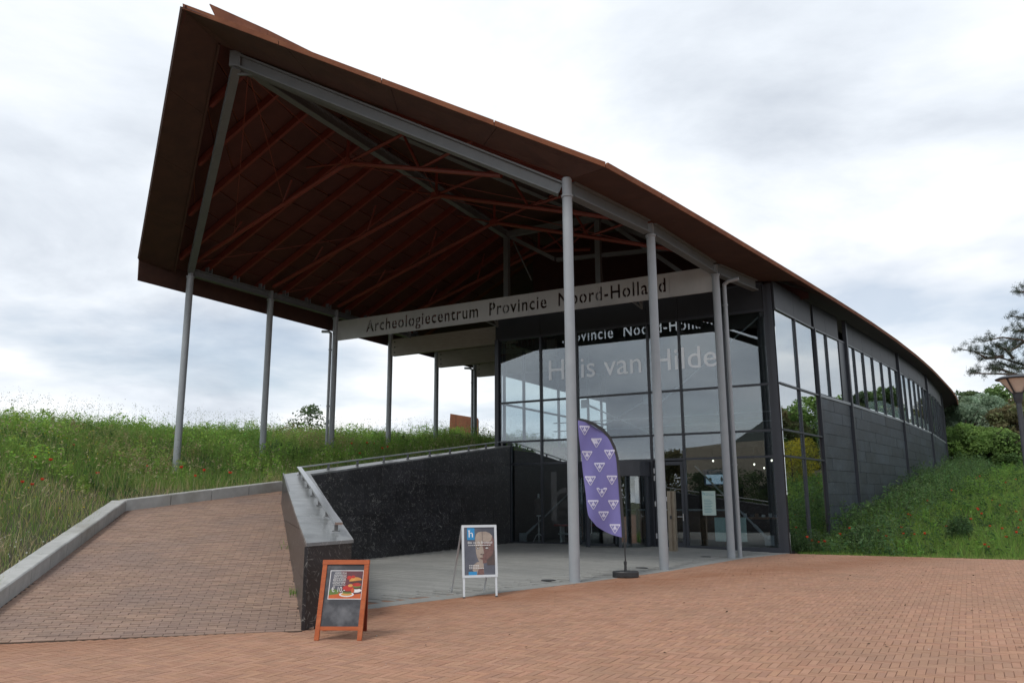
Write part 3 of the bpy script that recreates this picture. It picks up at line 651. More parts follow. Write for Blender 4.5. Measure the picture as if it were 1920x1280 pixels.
def wbox(name, u0, u1, z0, z1, d0, d1, m, parent=None):
    a, b2, D, O = wframe(u0, u1); return part(name, M[m], lambda b: b.hexa([a + O * d0 + Z * z0, b2 + O * d0 + Z * z0, b2 + O * d1 + Z * z0, a + O * d1 + Z * z0], [a + O * d0 + Z * z1, b2 + O * d0 + Z * z1, b2 + O * d1 + Z * z1, a + O * d1 + Z * z1]), parent)
SILL = 5.29
bays = [(.16, 4.25, 2), (4.25, 7.95, 2), (7.95, 17.15, 6), (17.15, 26.0, 6), (26.0, 35.8, 6), (35.8, 44.0, 5), (44.0, 52.5, 5), (52.5, 61.0, 4)]
for bi, (u0, u1, n) in enumerate(bays):
    e1 = u1 - (.6 if bi == 1 else .28)
    for k in range(n):
        a, b2 = lerp(u0, e1, k / n), lerp(u0, e1, (k + 1) / n)
        for (z0, z1) in (((.05, T3), (T3, T2), (T2, T1), (T1, TG)) if bi == 0 else ((SILL + .07, TG),)):
            wbox('side_pane', a + .03, b2 - .03, z0 + .03, z1 - .03, -.05, -.03, 'glass_side')
        if k: wbox('mullion', a - .028, a + .028, (0 if bi == 0 else SILL), TG, -.08, .03, 'frame')
        wbox('header_panel', a + .006, b2 - .006, TG + .04, 8.66, -.06, 0, 'header')
    if bi == 0:
        for z in (T3, T2, T1): wbox('transom', u0, u1, z - .03, z + .03, -.06, .02, 'frame')
        wbox('mullion', u1 - .04, u1 + .04, -.1, TG, -.08, .05, 'frame')
    else:
        wbox('sill', u0 + .05, u1, SILL - .05, SILL + .05, -.08, .045, 'steel')
        wbox('post', u1 - .07, u1 + .04, 0, 8.66, -.05, .10, 'frame')
        wbox('window_reveal', e1, u1 - .11, SILL + .06, TG, -.06, .0, 'frame')
    wbox('transom', u0 + .01, u1 - .11, TG - .03, TG + .035, -.06, .025, 'frame')
    # stone slabs under the sill
    if bi:
        nsl = max(2, round((u1 - u0) / 1.85))
        for c in range(12):
            z1 = SILL - .06 - c * .43; z0 = z1 - .424
            off = .5 if c % 2 else 0
            edges = [u0 + .02] + [u0 + (u1 - u0) * (k + off + (.12 * rnd.uniform(-1, 1))) / nsl for k in range(0 if off else 1, nsl)] + [u1 - .11]
            for a, b2 in zip(edges, edges[1:]):
                pm = wall_at(b2); g = right_ground(*sq(pm))
                if z1 < g - .15 or b2 - a < .05 or u0 > 44: continue
                wbox('stone_slab', a + .004, b2 - .004, max(z0, -.1), z1 - .004, -.05, rnd.uniform(0, .012), 'wall_marble')
    wbox('wall', u0, u1, -.2, SILL - .06, -.3, -.055, 'dark')
# dark cavity wall above the glass box and interior shell
part('cavity_wall', M['dark_red'], lambda b: b.prism([P(5.6, 5.9, 8.6), P(5.6, 16.9, 8.6), P(5.6, 16.9, 8.8), P(5.6, 10.6, 12.3), P(5.6, 6.3, 12.3), P(5.6, 5.9, 11.8)], BK * .1))
part('box_roof', M['header'], lambda b: b.prism([P(FS + .3, 5.6, 8.45), P(FS + .3, 16.0, 8.45), P(16, 17.5, 8.45), P(16, 5.6, 8.45)], Z * .12))
part('interior_floor', M['floor_in'], lambda b: b.prism([P(FS + .13, 6.2, 0), P(FS + .13, 16.0, 0), P(5, 16.3, 0), P(8, 16.9, 0), P(13, 17.6, 0), P(13, 6.2, 0)], Z * .1))
part('interior_wall', M['dark'], lambda b: b.prism([P(13, 6.0, .1), P(13, 17.5, .1), P(13, 17.5, 8.4), P(13, 6.0, 8.4)], BK * .15))
part('gallery_floor', M['dark'], lambda b: b.prism([P(7.2, 5.9, 3.55), P(7.2, 16.4, 3.55), P(12.9, 17.4, 3.55), P(12.9, 5.9, 3.55)], Z * .28))
part('gallery_rail', M['steel'], lambda b: [b.beam(P(7.15, 6.0, zz_), P(7.15, 16.3, zz_), .04, .04) for zz_ in (4.1, 4.5, 4.85)])
part('interior_wall', M['dark'], lambda b: b.prism([P(8, 16.75, .1), P(60, 14.5, .1), P(60, 14.5, 8.4), P(8, 16.75, 8.4)], -EE * .1))
# diagonal wind braces behind the glass
def brace(a, b2, r=.05): part('wind_brace', M['steel'], lambda b: (b.tube(a, b2, r * .62, n=8), b.tube(a, a + (b2 - a) * .2, r, n=10), b.box(a, .3, .05, .3, EE, BK)))
brace(P(FS + .35, 15.5, .35), P(FS + .35, 13.2, 2.75)); brace(P(FS + .35, 6.6, .3), P(FS + .35, 9.0, 2.3)); brace(P(FS + .4, 9.2, 5.1), P(FS + .4, 11.6, 3.95), .04); brace(P(FS + .42, 11.6, 5.1), P(FS + .42, 9.2, 3.95), .04)
part('wind_brace', M['steel'], lambda b: b.tube(P(FS + .4, 12.0, 4.9), P(FS + .4, 15.6, 7.6), .03))

# ------------------------------------------------------------------ the stencil sign between the columns
sgn = thing('name_sign', 'long pale grey beam sign with cut-out museum name hung between two canopy columns', 'sign', P(-.02, 7.5, 7.82))
co = np.zeros(len(SIGN_ME.vertices) * 3); SIGN_ME.vertices.foreach_get('co', co); co = co.reshape(-1, 3)
B_ = np.array([list(EE), [0, 0, 1], list(-BK)]); co = co @ B_ + np.array(list(P(0, SGN_Q0, SGN_Z0))); SIGN_ME.vertices.foreach_set('co', co.ravel()); SIGN_ME.update()
seams = [SGN_Q0 - 1, 3.81, 6.25, 8.66, 11.26, 13.65, SGN_Q1 + 1]
for a, b2 in zip(seams, seams[1:]):
    bm = bmesh.new(); bm.from_mesh(SIGN_ME)
    for q, flip in ((a + .006, 1), (b2 - .006, -1)):
        g = bm.verts[:] + bm.edges[:] + bm.faces[:]
        bmesh.ops.bisect_plane(bm, geom=g, plane_co=P(0, q, 0), plane_no=EE * flip, clear_inner=True)
    me = bpy.data.meshes.new('sign_panel'); bm.to_mesh(me); bm.free(); me.materials.append(M['sign']); put('sign_panel', me, sgn)
# stencil bridges holding the middles of round letters
for q, z0, z1 in STENCIL:
    part('stencil_bridge', M['sign'], lambda b: b.box(P(0, SGN_Q0 + q, SGN_Z0 + (z0 + z1) / 2), .03, .03, z1 - z0 + .17, EE, BK), sgn)
for q in (3.0, 6.9, 9.9, 12.4):
    part('bracket', M['steel_dark'], lambda b: (b.beam(P(.05, q, 7.85), P(.9, q, 7.8), .05, .05), b.beam(P(.06, q, 8.5), P(.9, q, 7.82), .05, .05), b.beam(P(.88, q, 7.8), P(.88, q, 8.5), .05, .05)), sgn)
# ------------------------------------------------------------------ ramp, walls, kerbs
RP0 = V((-6.16, 10.07, 0)); RE = V((.974, .228, 0)).normalized(); RU = V((-RE.y, RE.x, 0)); RK = .16
def ramp_z(p): return max(0.0, RK * (V((p[0], p[1], 0)) - RP0).dot(RU))
blk, blr, ic, oc = V((-2.74, 10.87, 0)), V((-2.31, 11.74, 0)), V((-5.06, 20.17, 0)), V((-5.78, 20.28, 0))
wend = V((-.10, 30.08, 0)); BD = (wend - ic).normalized(); BN = V((BD.y, -BD.x, 0))     # back wall direction, its visible side
oend = wend - BN * .55
zc = lambda p: 1.06 + .130 * max(0, (V((p[0], p[1], 0)) - blr).dot((ic - blr).normalized()))   # coping underside on the arm
Zic = 2.27; zb = lambda u: Zic + .1225 * u                                                  # and on the back wall
rw = thing('retaining_wall', 'black fossil marble retaining wall with slanting grey coping between ramp and forecourt', 'wall', (-3, 15, 0))
AD = (ic - blr).normalized()
def clip_under(poly, f):               # keep the part of a (u, z) polygon under z = f(u)
    out = []
    for a, b in zip(poly, poly[1:] + poly[:1]):
        ia, ib = a[1] <= f(a[0]), b[1] <= f(b[0])
        if ia: out.append(a)
        if ia != ib:
            da, db = f(a[0]) - a[1], f(b[0]) - b[1]; t = da / (da - db); out.append((lerp(a[0], b[0], t), lerp(a[1], b[1], t)))
    return out
def slabs(o, D, O, length, f, ln, hgt, zlow, m='black_marble', shift=.5, u0=0.0):
    c = 0; z = 0.0
    while z < 4:
        offs = 0 if c % 2 else shift
        us = [u0] + [u0 + ln * (k + offs) for k in range(0 if offs else 1, 40) if u0 + ln * (k + offs) < length - .2] + [length]
        for a, b2 in zip(us, us[1:]):
            pg = clip_under([(a + .003, z + .003), (b2 - .003, z + .003), (b2 - .003, z + hgt - .003), (a + .003, z + hgt - .003)], f)
            if len(pg) < 3 or max(p[1] for p in pg) < zlow((a + b2) / 2) or max(p[1] for p in pg) - min(p[1] for p in pg) < .01: continue
            pr = rnd.uniform(0, .004)
            part('stone_slab', M[m], lambda b: b.prism([o + D * p[0] + O * pr + Z * p[1] for p in pg], -O * .03), rw)
        z += hgt; c += 1
slabs(ic, BD, BN, (wend - ic).length, lambda u: zb(u), 1.5, .425, lambda u: 0)
blD = (blr - blk).normalized(); blO = V((blD.y, -blD.x, 0))
slabs(blk, blD, blO, (blr - blk).length, lambda u: 1.06, 2.0, 1.06, lambda u: 0)
arD = (oc - blk).normalized(); arO = V((-arD.y, arD.x, 0))
slabs(blk, arD, arO, (oc - blk).length, lambda u: 1.06 + .130 * u, 1.9, .62, lambda u: RK * u - .2)
irD = AD; irO = V((irD.y, -irD.x, 0))
slabs(blr, irD, irO, (ic - blr).length, lambda u: 1.06 + .130 * u, 1.5, .425, lambda u: 0)
def core(b):
    e_ = .034
    b.hexa([blk + V((.01, .05, -.1)), blr + V((-.02, .03, -.1)), ic + V((-.05, .0, -.1)), oc + V((.04, -.02, -.1))], [blk + V((.01, .05, 1.05)), blr + V((-.02, .03, 1.05)), ic + V((-.05, 0, 2.26)), oc + V((.04, -.02, 2.26))])
    b.hexa([ic - BN * e_ - Z * .1, wend - BN * e_ - Z * .1, oend - Z * .1, oc + BD * .05 - Z * .1], [ic - BN * e_ + Z * (zb(0) - .012), wend - BN * e_ + Z * (zb(10.5) - .012), oend + Z * (zb(10.5) - .012), oc + BD * .05 + Z * (zb(0) - .012)])
part('core', M['dark'], core, rw)
# coping slabs
ov = .02
for k in range(4):
    t0, t1 = k / 4 + .0006, (k + 1) / 4 - .0006
    a0, a1 = blk - blD * ov, oc - arD * 0; c0, c1 = blr + blD * ov, ic
    pts = [a0.lerp(a1, t0), c0.lerp(c1, t0), c0.lerp(c1, t1), a0.lerp(a1, t1)]
    if k == 0: pts[0] = pts[0] + blO * ov - arD * 0; pts[1] = pts[1] + blO * ov
    zz_ = [lerp(1.06, Zic, t0), lerp(1.06, Zic, t0), lerp(1.06, Zic, t1), lerp(1.06, Zic, t1)]
    part('coping_slab', M['coping'], lambda b: b.hexa([p + Z * z for p, z in zip(pts, zz_)], [p + Z * (z + .045) for p, z in zip(pts, zz_)]), rw)
for k in range(6):
    t0, t1 = k / 6 + .0005, (k + 1) / 6 - .0005; f_ = BN * ov
    pts = [(ic + f_).lerp(wend + f_, t0), (ic + f_).lerp(wend + f_, t1), oc.lerp(oend, t1), oc.lerp(oend, t0)]
    if k == 0: pts[0] = ic + V((0, 0, 0)); pts[3] = oc
    zz_ = [zb(10.98 * t) for t in (t0, t1, t1, t0)]
    part('coping_slab', M['coping'], lambda b: b.hexa([p + Z * z for p, z in zip(pts, zz_)], [p + Z * (z + .045) for p, z in zip(pts, zz_)]), rw)
# handrail
hr = thing('handrail', 'flat stainless steel handrail on short posts along the coping of the black wall', 'handrail', tuple(blr + Z * 1.1))
h0 = blr.lerp(blk, .27) + AD * .55; h1 = ic.lerp(oc, .52) + BD * .1; h2 = wend - BN * .12
def hz(p, t): return lerp(zc(blr + AD * .55), Zic, t) + .045
rail_h = .165
a, b2 = h0 - AD * .28 + Z * (1.09 + .105 - .03 + rail_h), h1 + Z * (Zic + .05 + rail_h)
part('rail', M['stainless'], lambda b: b.beam(a, b2, .11, .035), hr)
c2 = h2 + Z * (zb(10.98) + .05 + rail_h)
part('rail', M['stainless'], lambda b: b.beam(b2, c2, .06, .035), hr)
for k in range(7):
    t = .035 + .155 * k; p = a.lerp(b2, min(t, .985))
    if t < 1: part('rail_post', M['post_steel'], lambda b: (b.beam(p - Z * .018, p - Z * (rail_h - .005), .05, .05, AD), b.box(p - Z * (rail_h - .012), .1, .07, .012)), hr)
for k in range(9):
    t = .1 + .108 * k; p = b2.lerp(c2, t); part('rail_post', M['post_steel'], lambda b: (b.beam(p - Z * .018, p - Z * (rail_h + .0), .05, .04, BD), b.box(p - Z * (rail_h - .004), .09, .07, .012)), hr)
# ramp base slab, path slab
KC, KE = V((-8.9, 18.69, 0)), V((-6.36, 22.4, 0)); K0 = V((-6.4, 9.0, 0)); K1a = RP0 + RE * -.62
k1d = (KC - V((-7.02, 11.38, 0))).normalized(); k1s = V((-7.02, 11.38, 0)) - k1d * 1.5; k1f = k1s - k1d * 5
k2d = (KE - KC).normalized(); KF = KE + BK * 13.5
rampg = part('ramp', M['ramp_joint'], lambda b: b.prism([blk + RU * .0, oc - arO * .2 + Z * ramp_z(oc), KE + BK * .4 + Z * ramp_z(KE), KC + Z * ramp_z(KC), k1s + Z * 0, RP0 - RE * .5], Z * -.25), None)
rampg.parent = None; kind(rampg, 'structure')
pth = MB(); pz0 = ramp_z(oc)
pth.prism([oc + arO * .1 + Z * (ramp_z(oc) - .02), oend + Z * 3.3, oend + BK * 4 - BN * 1.9 + Z * 3.4, KE + Z * (ramp_z(KE) - .02)], Z * -.3)
po = pth.build('path', M['ramp_brick']); kind(po, 'structure')
# kerb stones
kb = thing('kerb', 'row of pale grey concrete kerb stones edging the grassy bank beside the brick ramp', 'kerb', tuple(KC))
def kerb_run(a, b2, za, zb_, ln, wd, ht, flip=1):
    D = (b2 - a).normalized(); O = V((-D.y, D.x, 0)); L = (b2 - a).length; n = max(1, round(L / ln))
    for k in range(n):
        t0, t1 = k / n, (k + 1) / n; p, q = a.lerp(b2, t0) + D * .009 + Z * lerp(za, zb_, t0), a.lerp(b2, t1) - D * .009 + Z * lerp(za, zb_, t1)
        j = V((0, 0, rnd.uniform(-.004, .004))); c = .018
        part('kerb_stone', M['kerb'], lambda b: (b.hexa([p - Z * .2, q - Z * .2, q + O * wd - Z * .2, p + O * wd - Z * .2], [p + Z * (ht - c) + j, q + Z * (ht - c) + j, q + O * wd + Z * (ht - c) + j, p + O * wd + Z * (ht - c) + j]),
              b.hexa([p + Z * (ht - c) + j, q + Z * (ht - c) + j, q + O * wd + Z * (ht - c) + j, p + O * wd + Z * (ht - c) + j], [p + Z * ht + j + O * c + D * .006, q + Z * ht + j + O * c - D * .006, q + O * wd + Z * ht + j - D * .006, p + O * wd + Z * ht + j + D * .006])), kb)
kerb_run(k1f, k1s, .0, ramp_z(k1s), 1.0, .3, .24)
kerb_run(k1s, KC, ramp_z(k1s), ramp_z(KC), .95, .3, .25)
kerb_run(KC, KE, ramp_z(KC), ramp_z(KE), 1.05, .3, .27)
kerb_run(KE, KF, ramp_z(KE), 3.35, 1.05, .3, .25)

# ------------------------------------------------------------------ ground sheets
gm = MB()
def ground_grid(): 
    return [( -400, -300), (400, -300), (400, 600), (-400, 600)]
gm.add([(x, y, -.34) for x, y in ground_grid()], [(0, 1, 2, 3)]); kind(gm.build('ground', M['dryearth']), 'structure')
EDGE = [(-15.6, 12.62), (-13.16, 12.8), (-8.26, 14.1), (-4.9, 14.84), (0, 15.4), (2.9, 16.2)]    # seam between brick square and grey forecourt
def edge_q(s): return pl(EDGE, s)[0]
square = MB(); square.poly([V((-60, -40, -.005)), V((60, -40, -.005)), P(2.75, 70, -.005), P(2.75, 16.2, -.005), P(4, 9, -.005), P(-6, 4, -.005), V((-3, 12, -.005)), RP0 + RE * 3.4 - Z * .012, RP0 - RE * .8 - Z * .012, V((-60, -2, -.005))]); sq_o = kind(square.build('brick_square', M['joint']), 'structure')
def fore_z(s, q): return .11 * min(1, max(0, (edge_q(s) - q) / 4.0)) if s > -7 else .11 * min(1, max(0, (edge_q(s) - q) / 4.0)) * max(0, (s + 15) / 8)
fc_ = MB(); G = [(-15.2 + .75 * i) for i in range(25)]
for i in range(len(G) - 1):
    for j in range(10):
        c = []
        for s_, jj in ((G[i], j), (G[i + 1], j), (G[i + 1], j + 1), (G[i], j + 1)):
            q_ = lerp(5.6, edge_q(s_) - .004, jj / 10); c.append(P(s_, q_, fore_z(s_, q_) - .012))
        fc_.add(c, [(0, 1, 2, 3)])
fore_o = kind(fc_.build('forecourt', M['gjoint']), 'structure')

# ------------------------------------------------------------------ pavers
def paver_mesh(name, L, Wd, m, h=.02, c=.002):
    b = MB(); x, y = L / 2, Wd / 2; b.v = [(-x, -y, -h), (x, -y, -h), (x, y, -h), (-x, y, -h), (-x + c, -y + c, 0), (x - c, -y + c, 0), (x - c, y - c, 0), (-x + c, y - c, 0)]
    b.f = [(4, 5, 6, 7), (0, 1, 5, 4), (1, 2, 6, 5), (2, 3, 7, 6), (3, 0, 4, 7)]; b.m = [0] * 5; return b.mesh(name, m)
def lay(name, items, L, Wd, m, owner, limit=300, gap=.003):
    """items: (centre Vector, X axis, normal); the nearest become parts, the rest one mesh"""
    items = sorted(items, key=lambda i: i[0].y * 1.0 + abs(i[0].x) * .12)
    me = paver_mesh(name, L - gap * .6, Wd - gap, m)
    for c, X, Nn in items[:limit]:
        o = put(name, me); Y = Nn.cross(X); o.matrix_world = Matrix(((X.x, Y.x, Nn.x, c.x), (X.y, Y.y, Nn.y, c.y), (X.z, Y.z, Nn.z, c.z), (0, 0, 0, 1))); o.parent = owner
    rest = items[limit:]
    if not rest: return
    C = np.array([list(i[0]) for i in rest]); X = np.array([list(i[1]) for i in rest]); Nn = np.array([list(i[2]) for i in rest]); Y = np.cross(Nn, X)
    tv = np.array([v.co[:] for v in me.vertices]); tf = np.array([p.vertices[:] for p in me.polygons])
    vs = (C[:, None] + tv[None, :, 0, None] * X[:, None] + tv[None, :, 1, None] * Y[:, None] + tv[None, :, 2, None] * Nn[:, None]).reshape(-1, 3)
    fs = (tf[None] + (np.arange(len(C)) * 8)[:, None, None]).reshape(-1, 4)
    o = put('paving', bulk('paving', vs, fs, m)); o.data.shade_flat(); o.parent = owner; kind(o, 'stuff')
def bulk(name, vs, fs, m, col=None):
    me = bpy.data.meshes.new(name); n, k = fs.shape
    me.vertices.add(len(vs)); me.vertices.foreach_set('co', np.ascontiguousarray(vs, dtype=np.float32).ravel())
    me.loops.add(n * k); me.loops.foreach_set('vertex_index', np.ascontiguousarray(fs, dtype=np.int32).ravel())
    me.polygons.add(n); me.polygons.foreach_set('loop_start', np.arange(0, n * k, k, dtype=np.int32))
    me.update(calc_edges=True)
    if col is not None:
        a = me.color_attributes.new('Col', 'FLOAT_COLOR', 'POINT'); a.data.foreach_set('color', np.ascontiguousarray(np.c_[col, np.ones(len(col))], dtype=np.float32).ravel())
    me.materials.append(m); return me
def in_view(p, mg=.8): return p.y > 4 and abs(p.x) < .69 * p.y + mg
# herringbone of the square, laid along the building axes
BL, BW = .246, .082; items = []
ang = radians(0)
for k in range(-330, 330):
    for j in range(-60, 60):
        for ver in (0, 1):
            if ver == 0: u, v_ = (k + 1.5 + 6 * j) * BW, (k + .5) * BW; X = BK
            else: u, v_ = (k - .5 + 6 * j) * BW, (k + 1.5) * BW; X = EE
            s_, q_ = u - 12, v_ + 22
            if s_ > 2.7 or s_ < -26: continue
            p = P(s_, q_)
            if not in_view(p) or p.y < 6.8: continue
            if s_ > -15.4 and q_ < edge_q(s_) - .06: continue
            d = p - RP0
            if s_ <= -15.4 and (d.dot(RU) > -.05 or p.x < -9): 
                if d.dot(RE) < 3.55: continue
            if s_ > -15.4 and q_ < 14: 
                if (p - blk).dot(arO) > -.0 or ((p - blk).dot(blO) < .05 and (p - blk).dot(blD) < (blr - blk).length): continue
            X2 = X + EE.cross(Z) * 0; items.append((p + Z * rnd.uniform(-.0015, .0015), X, Z))
lay('brick', items, BL, BW, M['brick'], sq_o, gap=.003)
# ramp: running bond across the slope
items = []; RN = (RU + Z * RK).normalized(); RN = V((-RU.x * RK, -RU.y * RK, 1)).normalized(); CW, CL = .086, .246
ra0 = blk - arO * 0
for r in range(0, 150):
    for k in range(-16, 45):
        u = (k + (.5 if r % 2 else 0)) * CL - 2.0; v_ = (r + .5) * CW; p = RP0 + RE * u + RU * v_
        dl_ = (p - blk).dot(arO)
        if dl_ < -.1: continue
        if (p - k1s).dot(V((k1d.y, -k1d.x, 0))) < -.08 and p.y < KC.y + .2: continue
        if (p - KC).dot(V((k2d.y, -k2d.x, 0))) < -.06: continue
        if v_ < .02 or not in_view(p): continue
        items.append((p + Z * (RK * v_ + .006 + rnd.uniform(-.003, .003)), (RE + Z * 0).normalized(), RN))
lay('brick', items, CL, CW, M['ramp_brick'], rampg, gap=.0065)
# forecourt: long narrow stones parallel to the glass front
items = []
r = 0; q_ = 0
SW, SL = .105, 1.3
for r in range(-2, 170):
    s_ = 2.82 - SW * (r + .5)
    for k in range(0, 22):
        q_ = 5.8 + SL * (k + [0, .37, .71, .2, .55][r % 5])
        p = P(s_, q_, fore_z(s_, q_))
        if q_ + SL / 2 > edge_q(s_) - .02 or s_ < -15 or not in_view(p): continue
        if (p - ic).dot(BN) < .3: continue
        if (p - blr).dot(irO) < .3: continue
        if s_ > 1.5 and 9.2 < q_ < 11.8 and (p - rc).length < R_ + .2: continue
        dzq = (fore_z(s_, q_ + SL / 2) - fore_z(s_, q_ - SL / 2)) / SL; Xq = (EE + Z * dzq).normalized(); items.append((p + Z * (.5 * (fore_z(s_, q_ + SL / 2) + fore_z(s_, q_ - SL / 2)) - p.z + rnd.uniform(-.0008, .0008)), Xq, Xq.cross(BK)))
lay('paving_stone', items, SL, SW, M['forestone'], fore_o, gap=.0045)
EDS = [(s_, edge_q(s_)) for s_ in [-15.2 + .9 * k for k in range(21)]]
part('edge_strip', M['forestone'], lambda b: [b.hexa([P(a[0], a[1] - .42, -.02), P(b2[0], b2[1] - .42, -.02), P(b2[0], b2[1], -.02), P(a[0], a[1], -.02)], [P(a[0] + .003, a[1] - .42, .005), P(b2[0] - .003, b2[1] - .42, .005), P(b2[0] - .003, b2[1], .005), P(a[0] + .003, a[1], .005)]) for a, b2 in zip(EDS, EDS[1:])]).parent = None
bpy.data.objects['edge_strip'].parent = fore_o; bpy.data.objects['edge_strip'].matrix_parent_inverse = Matrix()
# ------------------------------------------------------------------ banks
LC = [(-7.2, 9.5, .2), (-7.6, 12, .45), (-8.4, 15, .95), (-9.2, 18.7, 1.6), (-7.9, 21.0, 1.85), (-6.6, 22.8, 2.1), (-3.6, 28.2, 2.75), (-.4, 33.6, 3.4), (2, 38, 3.7),
      (-9.09, 14.5, 1.1), (-10.44, 16.5, 1.7), (-11.14, 20, 2.3), (-10.3, 21.5, 2.1), (-12.14, 19, 2.55), (-12.9, 22, 3.1), (-12.5, 26, 3.55), (-11.3, 30, 3.85), (-10.15, 33, 4.05), (-8.66, 36, 4.2), (-5.9, 40, 4.35), (-1.83, 45, 4.5),
      (-16, 30, 3.9), (-14, 40, 4.2), (-24, 30, 3.6), (-24, 20, 3.2), (-20, 12, 2.6), (-11, 11, 1.3), (-9, 7, .6), (-14, 8, 1.4), (-26, 8, 2.2), (-8, 5, .2), (-12, 3, .6), (-25, 55, 3.6), (-8, 55, 4.3), (6, 60, 4.4), (-40, 30, 3.0)] + [(P(s, 0).x, P(s, 0).y, z - .05) for s, z in L_COL]
_A = np.array(LC); _n = len(LC)
def _phi(r2): return .5 * r2 * np.log(r2 + 1e-9)
_D2 = ((_A[:, None, :2] - _A[None, :, :2])**2).sum(2); _K = np.zeros((_n + 3, _n + 3)); _K[:_n, :_n] = _phi(_D2) + np.eye(_n) * .6; _K[:_n, _n] = 1; _K[:_n, _n + 1:] = _A[:, :2]; _K[_n, :_n] = 1; _K[_n + 1:, :_n] = _A[:, :2].T
_w = np.linalg.solve(_K, np.r_[_A[:, 2], 0, 0, 0])
def noise2(x, y, f): return .5 * (np.sin(x * f * 1.3 + 1.7 * np.sin(y * f * .9)) + np.sin(y * f * 1.1 + 1.3 * np.sin(x * f * .7 + 2)))
kpoly = [np.array(p[:2]) for p in (k1f, k1s, KC, KE, KF)]
def kerb_side(x, y):                   # signed distance, positive on the grass side
    best = np.full(x.shape, 1e9); sg = np.ones(x.shape)
    for a, b in zip(kpoly, kpoly[1:]):
        d = b - a; L = np.hypot(*d); t = np.clip(((x - a[0]) * d[0] + (y - a[1]) * d[1]) / L**2, 0, 1)
        dx, dy = x - a[0] - t * d[0], y - a[1] - t * d[1]; r = np.hypot(dx, dy); cr_ = (d[0] * (y - a[1]) - d[1] * (x - a[0])) / L
        m = r < best - 1e-6; best = np.where(m, r, best); sg = np.where(m, np.where(cr_ >= 0, 1, -1), sg)
    return best * sg
def left_z(x, y):
    r2 = (x[..., None] - _A[:, 0])**2 + (y[..., None] - _A[:, 1])**2
    z = (_phi(r2) * _w[:_n]).sum(-1) + _w[_n] + _w[_n + 1] * x + _w[_n + 2] * y + .05 * noise2(x, y, 1.1)
    return z
def left_surface(x, y):
    ks = kerb_side(x, y); return left_z(x, y) - .9 * np.clip((.12 - ks) / .35, 0, 1)
def grid(name, xs, ys, fz, m, keep=None):
    X, Y = np.meshgrid(xs, ys); Zg = fz(X, Y); vs = np.c_[X.ravel(), Y.ravel(), Zg.ravel()]; nx = len(xs)
    i, j = np.meshgrid(np.arange(len(xs) - 1), np.arange(len(ys) - 1)); o = (j * nx + i).ravel(); fs = np.c_[o, o + 1, o + nx + 1, o + nx]
    if keep is not None: c = vs[fs].mean(1); fs = fs[keep(c)]
    ob = put(name, bulk(name, vs, fs, m)); ob.data.polygons.foreach_set('use_smooth', [True] * len(ob.data.polygons)); return ob
bank1 = kind(grid('left_bank', np.arange(-46, 9, .4), np.arange(3, 72, .4), left_surface, M['soil'], lambda c: kerb_side(c[:, 0], c[:, 1]) > -.4), 'structure')
Pv = np.array([L3.x, L3.y]); bkv = np.array([BK.x, BK.y]); eev = np.array([EE.x, EE.y])
def right_surface(x, y):
    s = (x - Pv[0]) * bkv[0] + (y - Pv[1]) * bkv[1]; q = (x - Pv[0]) * eev[0] + (y - Pv[1]) * eev[1]; d = np.maximum(s - 2.95, 0)
    return 4.7 * (1 - np.exp(-np.maximum(d - 1.6, 0) / 25)) - .2 * np.minimum(1, d) + .06 * noise2(x, y, .8) * np.minimum(1, d) + 2.5 * np.clip((s - 48) / 50, 0, 1) - .3 * np.clip((3.0 - s) / .1, 0, 1)
def wall_out(c):
    s = (c[:, 0] - Pv[0]) * bkv[0] + (c[:, 1] - Pv[1]) * bkv[1]; q = (c[:, 0] - Pv[0]) * eev[0] + (c[:, 1] - Pv[1]) * eev[1]
    return (s > 2.6) & (q > 15.2) & (c[:, 1] < 160)
bank2 = kind(grid('right_bank', np.r_[np.arange(7, 34, .45), np.arange(34, 120, 2.5)], np.r_[np.arange(5, 64, .45), np.arange(64, 165, 2.5)], right_surface, M['soil'], wall_out), 'structure')

# ------------------------------------------------------------------ vegetation (numpy)
def blades(p, h, wd, lean, col, tipcol=None):
    n = len(p); a = rs.rand(n) * 2 * pi; b = rs.rand(n) * 2 * pi; dx = np.c_[np.cos(a), np.sin(a), np.zeros(n)] * wd[:, None] / 2; L = np.c_[np.cos(b), np.sin(b), np.zeros(n)] * (h * lean)[:, None]
    up = np.c_[np.zeros(n), np.zeros(n), h]; mid = p + up * .55 + L * .3
    vs = np.stack([p - dx, p + dx, mid + dx * .75, mid - dx * .75, p + up + L], 1).reshape(-1, 3); o = (np.arange(n) * 5)[:, None, None]
    fs = (np.array([[0, 1, 2], [0, 2, 3], [3, 2, 4]])[None] + o).reshape(-1, 3); tc_ = col if tipcol is None else tipcol
    c = np.stack([col * .85, col * .85, col, col, tc_], 1).reshape(-1, 3); return vs, fs, c
def cards(p, size, col, flat=0.0, asp=.5):
    n = len(p); u = rs.randn(n, 3); u[:, 2] *= (1 - flat); u /= np.linalg.norm(u, axis=1)[:, None]; w_ = rs.randn(n, 3); w_[:, 2] *= (1 - flat); v_ = np.cross(u, w_); v_ = np.cross(v_, u) if flat > .5 else v_; v_ /= np.linalg.norm(v_, axis=1)[:, None] + 1e-9
    s = size[:, None]; k = np.cross(u, v_) * .12 * s
    vs = np.stack([p - u * s * .5, p + v_ * s * asp * .5 + k, p + u * s * .5, p - v_ * s * asp * .5 + k], 1).reshape(-1, 3); o = (np.arange(n) * 4)[:, None, None]
    fs = (np.array([[0, 1, 2], [0, 2, 3]])[None] + o).reshape(-1, 3); return vs, fs, np.repeat(col, 4, 0)
def join(*ps):
    vs, fs, cs, o = [], [], [], 0
    for a, b, c in ps: vs.append(a); fs.append(b + o); cs.append(c); o += len(a)
    return np.concatenate(vs), np.concatenate(fs), np.concatenate(cs)
